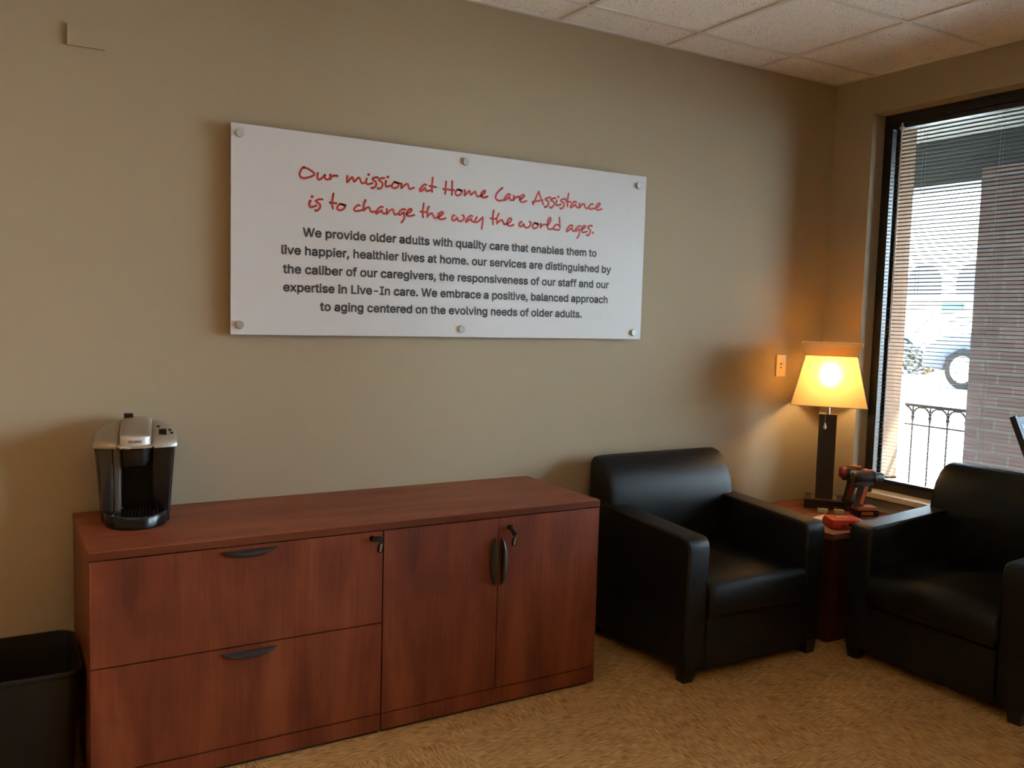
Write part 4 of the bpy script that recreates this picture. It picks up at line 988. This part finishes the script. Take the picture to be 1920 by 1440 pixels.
# ------------------------------------------------------------------ tools on the table
def pistol(loc, rz, label, impact):
    r = thing('cordless_drill' if not impact else 'impact_driver', label, 'power tool', loc, rz)
    B, A = (MT['toolgrey'], MT['orange']) if not impact else (MT['toolblack'], MT['toolred'])
    X = Matrix.Rotation(radians(90), 4, 'Y')
    hz = 0.180
    nose = 0.040 if impact else 0.046
    rear = -0.064 if not impact else -0.070
    m = MB()
    m.lathe([(0, rear), (0.020, rear), (0.027, rear + 0.008), (0.030, rear + 0.03), (0.0305, 0.01), (0.029, nose - 0.012), (0.025, nose), (0, nose)], 20, Matrix.Translation((0, 0, hz)) @ X)
    m.box((rear + 0.014, -0.024, hz - 0.034), (nose - 0.014, 0.024, hz - 0.010), 0.006, 2)
    m.build('motor_housing', B, r)
    m = MB(); m.box((rear + 0.045, -0.014, hz + 0.018), (nose - 0.010, 0.014, hz + 0.034), 0.004, 2); m.build('top_cover', MT['orange'], r)
    m = MB(); m.lathe([(0, rear - 0.002), (0.022, rear - 0.001), (0.0285, rear + 0.010), (0.0315, rear + 0.026), (0.0315, rear + 0.030), (0.028, rear + 0.030)], 20, Matrix.Translation((0, 0, hz)) @ X)
    m.build('end_cap', A if impact else MT['toolgrey'], r)
    if impact:
        m = MB(); m.lathe([(0.0255, nose - 0.002), (0.024, nose + 0.016), (0.016, nose + 0.026), (0.008, nose + 0.028), (0.008, nose + 0.040), (0, nose + 0.040)], 20, Matrix.Translation((0, 0, hz)) @ X)
        m.build('gear_nose', MT['steel'], r)
        m = MB(); m.box((-0.022, -0.0325, hz - 0.004), (0.026, -0.029, hz + 0.016), 0.001, 1); m.build('side_badge', MT['white'], r)
    else:
        m = MB(); m.lathe([(0.024, nose - 0.002), (0.0245, nose + 0.012), (0.022, nose + 0.016), (0.022, nose + 0.034), (0.014, nose + 0.046), (0.008, nose + 0.050), (0, nose + 0.050)], 20, Matrix.Translation((0, 0, hz)) @ X)
        ck = m.build('chuck', MT['toolblack'], r)
        m = MB(); m.cyl((nose + 0.048, 0, hz), (nose + 0.112, 0, hz), 0.0042, 0.0036, 8); m.build('drill_bit', MT['toolblack'], ck)
        m = MB(); m.lathe([(0.0308, nose - 0.020), (0.0315, nose - 0.016), (0.0315, nose - 0.006), (0.0295, nose - 0.004)], 20, Matrix.Translation((0, 0, hz)) @ X); m.build('torque_ring', MT['toolblack'], r)
    r.scale = (1.06, 1.06, 1.08)
    # grip
    def g(z, x, w_, d): return [(x + a, b, z) for a, b in rrect(d, w_, 0.013, 4)]
    m = MB(); m.loft([g(0.040, -0.030, 0.036, 0.050), g(0.060, -0.026, 0.032, 0.042), g(0.095, -0.018, 0.033, 0.043), g(0.125, -0.010, 0.034, 0.048), g(0.158, -0.005, 0.036, 0.054)])
    m.build('grip', B, r)
    m = MB(); m.loft([[(x, y, z) for x, y in ((xx - 0.008, -0.0175), (xx + 0.009, -0.0175), (xx + 0.009, -0.0158), (xx - 0.008, -0.0158))] for z, xx in ((0.055, -0.024), (0.085, -0.018), (0.115, -0.008), (0.140, -0.002))])
    m.build('grip_stripe', A, r)
    m = MB(); m.box((0.010, -0.008, 0.112), (0.030, 0.008, 0.142), 0.005, 2); m.build('trigger', A if impact else MT['toolblack'], r)
    # battery foot
    m = MB(); m.box((-0.045, -0.034, 0.0), (0.058, 0.034, 0.030), 0.007, 3); m.build('battery', MT['toolblack'], r)
    m = MB(); m.box((-0.044, -0.032, 0.030), (0.050, 0.032, 0.044), 0.005, 2); m.build('battery_shoe', B if impact else A, r)
    m = MB(); m.box((0.052, -0.015, 0.008), (0.063, 0.015, 0.028), 0.003, 2); m.build('battery_latch', MT['toolgrey'], r)
    m = MB(); m.box((-0.03, -0.0352, 0.008), (0.03, -0.0338, 0.022)); m.build('battery_label', A, r, sharp=0)
    return r
pistol((-0.193, -0.408, TT), radians(-46), 'black and red impact driver standing by the lamp base', True)
pistol((-0.243, -0.512, TT), radians(-22), 'grey and orange cordless drill with a bit pointing at the window', False)

# red battery case lying in front
cs = thing('tool_case', 'red plastic tool battery case at the front of the corner table', 'tool case', (-0.540, -0.625, TT), radians(-28))
m = MB()
def cl(w_, d, z, r=0.014): return [(x, y, z) for x, y in rrect(w_, d, r, 4)]
m.loft([cl(0.150, 0.118, 0.0), cl(0.156, 0.124, 0.004), cl(0.156, 0.124, 0.022), cl(0.144, 0.112, 0.040, 0.012), cl(0.120, 0.088, 0.045, 0.012)])
m.build('case_body', MT['casered'], cs, sharp=30)
bm = bmesh.new()
for st in ((-0.030, -0.014, -0.018, 0.012, -0.012, -0.006, -0.004, 0.014, 0.004, -0.010), (0.000, -0.004, 0.010, 0.010, 0.014, -0.006), (0.018, -0.006, 0.024, 0.012), (0.020, 0.002, 0.034, 0.006)):
    ribbon(bm, [(st[k], st[k + 1]) for k in range(0, len(st), 2)], 0.0030, 0.0)
for v in bm.verts: v.co = Vector((v.co.x, v.co.z, 0.0456 + v.co.y * 4))
me = bpy.data.meshes.new('case_mark'); bm.to_mesh(me); bm.free(); me.materials.append(MT['pale'])
o = bpy.data.objects.new('case_mark', me); COL.objects.link(o); o.parent = cs
for x in (-0.02, 0.045):
    m = MB(); m.box((x - 0.012, -0.0632, 0.010), (x + 0.012, -0.0612, 0.018)); m.build('latch_slot', MT['hole'], cs, sharp=0)
m = MB(); m.box((0.004, -0.066, 0.014), (0.030, -0.058, 0.026), 0.002, 2); m.build('case_latch', MT['toolblack'], cs)

# leaflets and two little boxes of screws
for i, (x, y, rz, dz, lab) in enumerate(((-0.468, -0.462, 12, 0.0, 'lower of two folded cream leaflets behind the red case'), (-0.440, -0.500, -31, 0.003, 'upper of two folded cream leaflets, lying across the other'))):
    r = thing('leaflet', lab, 'leaflet', (x, y, TT + dz), radians(rz), group='leaflets on the corner table')
    m = MB(); m.prism([(-0.06, 0.0), (0.0, 0.0012), (0.06, 0.0), (0.06, 0.0005), (0.0, 0.0024), (-0.06, 0.0005)], 1, -0.035, 0.035)
    m.build('sheet', MT['paper'], r, sharp=20)
for x, y, rz, lab in ((-0.395, -0.385, -44, 'small clear box of screws, left one in front of the lamp base'), (-0.335, -0.438, -44, 'small clear box of brass screws beside the impact driver')):
    r = thing('screw_box', lab, 'box', (x, y, TT + 0.0), radians(rz), group='small boxes of screws')
    m = MB(); m.box((-0.026, -0.017, 0.0), (0.026, 0.017, 0.032), 0.003, 2); m.build('clear_box', MT['clear'], r)
    m = MB(); m.box((-0.0235, -0.0145, 0.0015), (0.0235, 0.0145, 0.021), 0.004, 2); m.build('screws', MT['screws'], r)

# ------------------------------------------------------------------ leaning brochure stand at the right edge
bs = thing('brochure_stand', 'dark leaning brochure stand beside the window-side armchair', 'display stand', (-0.975, -1.93, 0), 0)
TL = radians(24.4)
RX = Matrix.Translation((0, 0.187, 1.188)) @ Matrix.Rotation(-TL, 4, 'X')
m = MB(); m.box((-0.205, 0.0, -0.46), (-0.193, 0.020, 0.0), 0.002, 2); m.build('side_rim', MT['navy'], bs, mtx=RX @ Matrix.Translation((0, -0.020, 0)))
m = MB(); m.box((0.193, 0.0, -0.46), (0.205, 0.020, 0.0), 0.002, 2); m.build('side_rim', MT['navy'], bs, mtx=RX @ Matrix.Translation((0, -0.020, 0)))
m = MB(); m.box((-0.193, -0.010, -0.46), (0.193, 0.0, -0.002), 0.001, 1); m.build('back_board', MT['navy'], bs, mtx=RX)
m = MB(); m.box((-0.193, -0.030, -0.46), (0.193, -0.010, -0.448), 0.001, 1); m.box((-0.193, -0.026, -0.238), (0.193, -0.010, -0.228), 0.001, 1); m.build('ledge', MT['navy'], bs, mtx=RX)
m = MB(); m.cyl((0, 0.092, 0.012), (0, 0.092, 0.945), 0.018, seg=20); m.build('pole', MT['navy'], bs)
m = MB(); m.cyl((0.06, 0.0, 0.0), (0.06, 0.0, 0.014), 0.15, seg=40, bev=0.004); m.build('foot_disc', MT['navy'], bs)
for i in range(3):
    x = -0.128 + 0.128 * i
    lab = ('blue brochure with a yellow picture, leftmost on the leaning stand', 'blue brochure in the middle of the leaning stand', 'blue brochure at the right of the leaning stand')[i]
    r = thing('brochure', lab, 'brochure', bs.location.copy(), 0, group='brochures on the leaning stand')
    mt = RX @ Matrix.Translation((x, -0.0105, -0.228))
    m = MB(); m.box((-0.058, -0.004, 0.0), (0.058, 0.0, 0.215)); m.build('cover', MT['blue'], r, mtx=mt, sharp=0)
    m = MB(); m.box((-0.030, -0.0046, 0.125), (0.030, -0.0041, 0.165)); m.build('picture', MT['yellow'], r, mtx=mt, sharp=0)
    m = MB(); m.box((-0.052, -0.0046, 0.185), (0.010, -0.0041, 0.200)); m.box((-0.058, -0.0045, 0.0), (-0.046, -0.0041, 0.170)); m.build('print_band', MT['sky'], r, mtx=mt, sharp=0)

# ------------------------------------------------------------------ outside: covered walk, railing, car park
m = MB(); m.box((0.215, -12, -0.2), (2.9, 14, -0.02)); struct(m.build('pavement', MT['paving'], sharp=0))
m = MB()
m.prism([(2.9, -0.2), (2.9, -0.02), (8.0, 0.42), (70, 0.62), (70, -0.2)], 1, -60, 70)
struct(m.build('ground', MT['asphalt'], sharp=0))
m = MB(); m.box((0.215, -12, 2.84), (2.55, 14, 2.90)); struct(m.build('porch_ceiling', MT['soffit'], sharp=0))
m = MB(); m.box((2.05, -12, 2.515), (2.35, 14, 2.845)); m.box((2.35, -12, 2.6), (2.6, 14, 3.25)); struct(m.build('porch_beam', MT['beam'], sharp=0))
r = thing('brick_pillar', 'wide brown brick pillar outside the window', 'pillar', (1.95, -0.42, -0.02))
m = MB(); m.box((-0.35, -0.55, 0.0), (0.35, 0.55, 2.535), 0.004, 1); m.build('brick_shaft', MT['brick'], r, sharp=0)
m = MB(); m.box((-0.37, -0.57, 0.0), (0.37, 0.57, 0.06), 0.004, 1); m.build('plinth', MT['paving'], r)
r = thing('stucco_pillar', 'tan stucco pillar outside, left of the window view', 'pillar', (1.50, 0.86, -0.02))
m = MB(); m.box((-0.22, -0.235, 0.0), (0.10, 0.25, 2.86), 0.004, 1); m.build('shaft', MT['stucco'], r, sharp=0)

# wrought iron railing with arched tops
rl = thing('railing', 'black wrought iron railing with arched tops outside the window', 'railing', (1.78, 0, -0.02))
ya, yb = 0.12, 0.70
m = MB(); m.box((-0.018, ya, 0.905), (0.018, yb, 0.925), 0.004, 2); m.build('top_rail', MT['iron'], rl)
m = MB(); m.box((-0.010, ya, 0.768), (0.010, yb, 0.780), 0.002, 1); m.build('mid_rail', MT['iron'], rl)
m = MB(); m.box((-0.010, ya, 0.075), (0.010, yb, 0.090), 0.002, 1); m.build('bottom_rail', MT['iron'], rl)
ys_ = [0.232 + 0.137 * k for k in range(-1, 4)]
for y in ys_:
    if not ya < y < yb: continue
    m = MB(); m.cyl((0, y, 0.08), (0, y, 0.905), 0.0065, seg=10)
    m.lathe([(0.0065, 0.80), (0.011, 0.815), (0.014, 0.83), (0.010, 0.845), (0.012, 0.86), (0.0065, 0.88)], 10, Matrix.Translation((0, y, 0)))
    m.build('baluster', MT['iron'], rl)
for y in ys_:
    c = y + 0.0685
    pts = [(0, c + 0.066 * cos(a), 0.842 + 0.062 * sin(a)) for a in [pi * k / 14 for k in range(15)] if ya <= c + 0.066 * cos(a) <= yb]
    if len(pts) > 2:
        m = MB(); m.tube(pts, 0.0075, 8); m.build('arch', MT['iron'], rl)

# parked car, side on, half behind the brick pillar
def car(loc, rz, label, paint):
    r = thing('car', label, 'car', loc, rz)
    # local: nose towards +x, length 4.4
    prof = [(-2.15, 0.32), (-2.2, 0.62), (-2.1, 0.93), (-1.55, 1.0), (-1.0, 1.38), (0.05, 1.42), (0.75, 1.02), (1.75, 0.88), (2.1, 0.70), (2.15, 0.34), (1.72, 0.28), (1.65, 0.52), (1.35, 0.66), (1.05, 0.52), (0.98, 0.26), (-0.98, 0.26), (-1.05, 0.52), (-1.35, 0.66), (-1.65, 0.52), (-1.72, 0.28)]
    m = MB(); m.prism(prof, 1, -0.85, 0.85, 0.05, 3); m.build('body', paint, r, sharp=45)
    for s in (-1, 1):
        m = MB(); m.prism([(-1.35, 1.0), (-0.92, 1.32), (-0.38, 1.35), (-0.38, 1.0)], 1, s * 0.845, s * 0.856); m.prism([(-0.3, 1.0), (-0.3, 1.35), (0.02, 1.36), (0.58, 1.02)], 1, s * 0.845, s * 0.856)
        m.build('side_window', MT['carglass'], r, sharp=0)
    for x in (-1.35, 1.35):
        for s in (-1, 1):
            m = MB(); y0 = s * 0.70; y1 = s * 0.87
            q = Matrix.Translation((x, y0, 0.33)) @ Matrix.Rotation(radians(-90 * s), 4, 'X')
            m.lathe([(0.20, 0.0), (0.32, 0.0), (0.34, 0.03), (0.34, 0.14), (0.32, 0.17), (0.225, 0.172), (0.22, 0.14)], 32, q)
            wl = m.build('wheel', MT['tyre'], r)
            m = MB(); m.lathe([(0, 0.15), (0.05, 0.155), (0.06, 0.14), (0.19, 0.135), (0.225, 0.165), (0.225, 0.13), (0, 0.11)], 32, q)
            for k in range(5):
                a = 2 * pi * k / 5
                m.box((-0.025, 0.04, 0.13), (0.025, 0.215, 0.158), 0.006, 1, q @ Matrix.Rotation(a, 4, 'Z'))
            m.build('rim', MT['steel'], wl)
    m = MB(); m.box((2.06, -0.78, 0.60), (2.14, -0.45, 0.72), 0.02, 2); m.box((2.06, 0.45, 0.60), (2.14, 0.78, 0.72), 0.02, 2); m.build('headlamp', MT['chrome'], r)
    return r
car((10.72, 4.02, 0.43), radians(88), 'dark blue car with silver wheel half hidden by the brick pillar', MT['carblue'])
car((19.0, 13.4, 0.46), radians(80), 'white car parked far off under the arches', MT['carwhite'])

# clipped shrub on the far kerb
sb = thing('shrub', 'dark low shrub beyond the railing at left of the view', 'shrub', (12.4, 8.35, 0.44))
bm = bmesh.new()
for k in range(900):
    a, b_ = random.uniform(0, 2 * pi), random.uniform(0, 1)
    rr = 0.62 * (0.75 + 0.25 * random.random())
    p = Vector((rr * cos(a) * sqrt(1 - b_ * b_), 0.85 * rr * sin(a) * sqrt(1 - b_ * b_) * 1.3, 0.06 + 0.62 * b_ * rr / 0.62))
    d1 = Vector((random.uniform(-1, 1), random.uniform(-1, 1), random.uniform(-1, 1))).normalized(); d2 = d1.orthogonal().normalized()
    s1, s2 = 0.085, 0.04
    bm.faces.new([bm.verts.new(p + q) for q in (d1 * s1, d2 * s2, -d1 * s1, -d2 * s2)])
me = bpy.data.meshes.new('foliage'); bm.to_mesh(me); bm.free(); me.materials.append(MT['leaf'])
o = bpy.data.objects.new('foliage', me); COL.objects.link(o); o.parent = sb
m = MB(); m.cyl((0, 0, -0.02), (0, 0, 0.45), 0.05, 0.03, 8); m.build('stem', MT['leaf'], sb)

# far parade of shops with arched openings
fb = thing('shop_building', 'pale building with dark arched openings across the car park', 'building', (27.0, 18.0, 0.45))
m = MB(); m.box((0.0, -14, 0.0), (6, 14, 6.5)); m.build('front_wall', MT['farwall'], fb, sharp=0)
def arch_open(y, z, wv, hv):
    m = MB()
    pts = [(y - wv, z), (y + wv, z), (y + wv, z + hv)] + [(y + wv * cos(a), z + hv + wv * sin(a)) for a in [pi * k / 12 for k in range(1, 12)]] + [(y - wv, z + hv)]
    m.prism(pts, 0, -0.06, 0.02); m.build('arched_opening', MT['fardark'], fb, sharp=0)
for k in range(-3, 5):
    arch_open(-0.10 + 2.05 * k, 2.12, 0.72, 0.55)
m = MB(); m.box((-0.12, -1.75, 1.62), (0.0, -0.95, 1.90), 0.01, 1); m.build('shop_sign', MT['teal'], fb)
m = MB(); m.box((-0.5, -14, 2.0), (0.0, 14, 2.10)); m.build('canopy', MT['farwall'], fb, sharp=0)
m = MB(); m.box((-0.2, -14.2, 6.5), (6.2, 14.2, 6.8)); m.build('parapet', MT['farwall'], fb, sharp=0)

# ------------------------------------------------------------------ added warm fill lights in the ceiling, out of view
for (i, j), lab in zip(FILL_LIGHTS, ('added square warm fill light nearer the window, unseen behind the camera', 'added square warm fill light nearer the left wall, out of view')):
    xa, xb, ya, yb = xs[i + 1], xs[i], ys[j + 1], ys[j]
    r = thing('fill_light', lab, 'fill light', ((xa + xb) / 2, (ya + yb) / 2, H), group='added fill lights')
    hx, hy = (xb - xa) / 2 - 0.012, (yb - ya) / 2 - 0.012
    m = MB(); m.box((-hx, -hy, 0.002), (hx, hy, 0.006)); m.build('lens', MT['lens'], r, sharp=0)
    m = MB(); m.box((-hx, -hy, 0.05), (hx, hy, 0.055)); m.box((-hx, -hy, 0.007), (-hx + 0.004, hy, 0.05)); m.box((hx - 0.004, -hy, 0.007), (hx, hy, 0.05)); m.build('housing', MT['grid'], r, sharp=0)
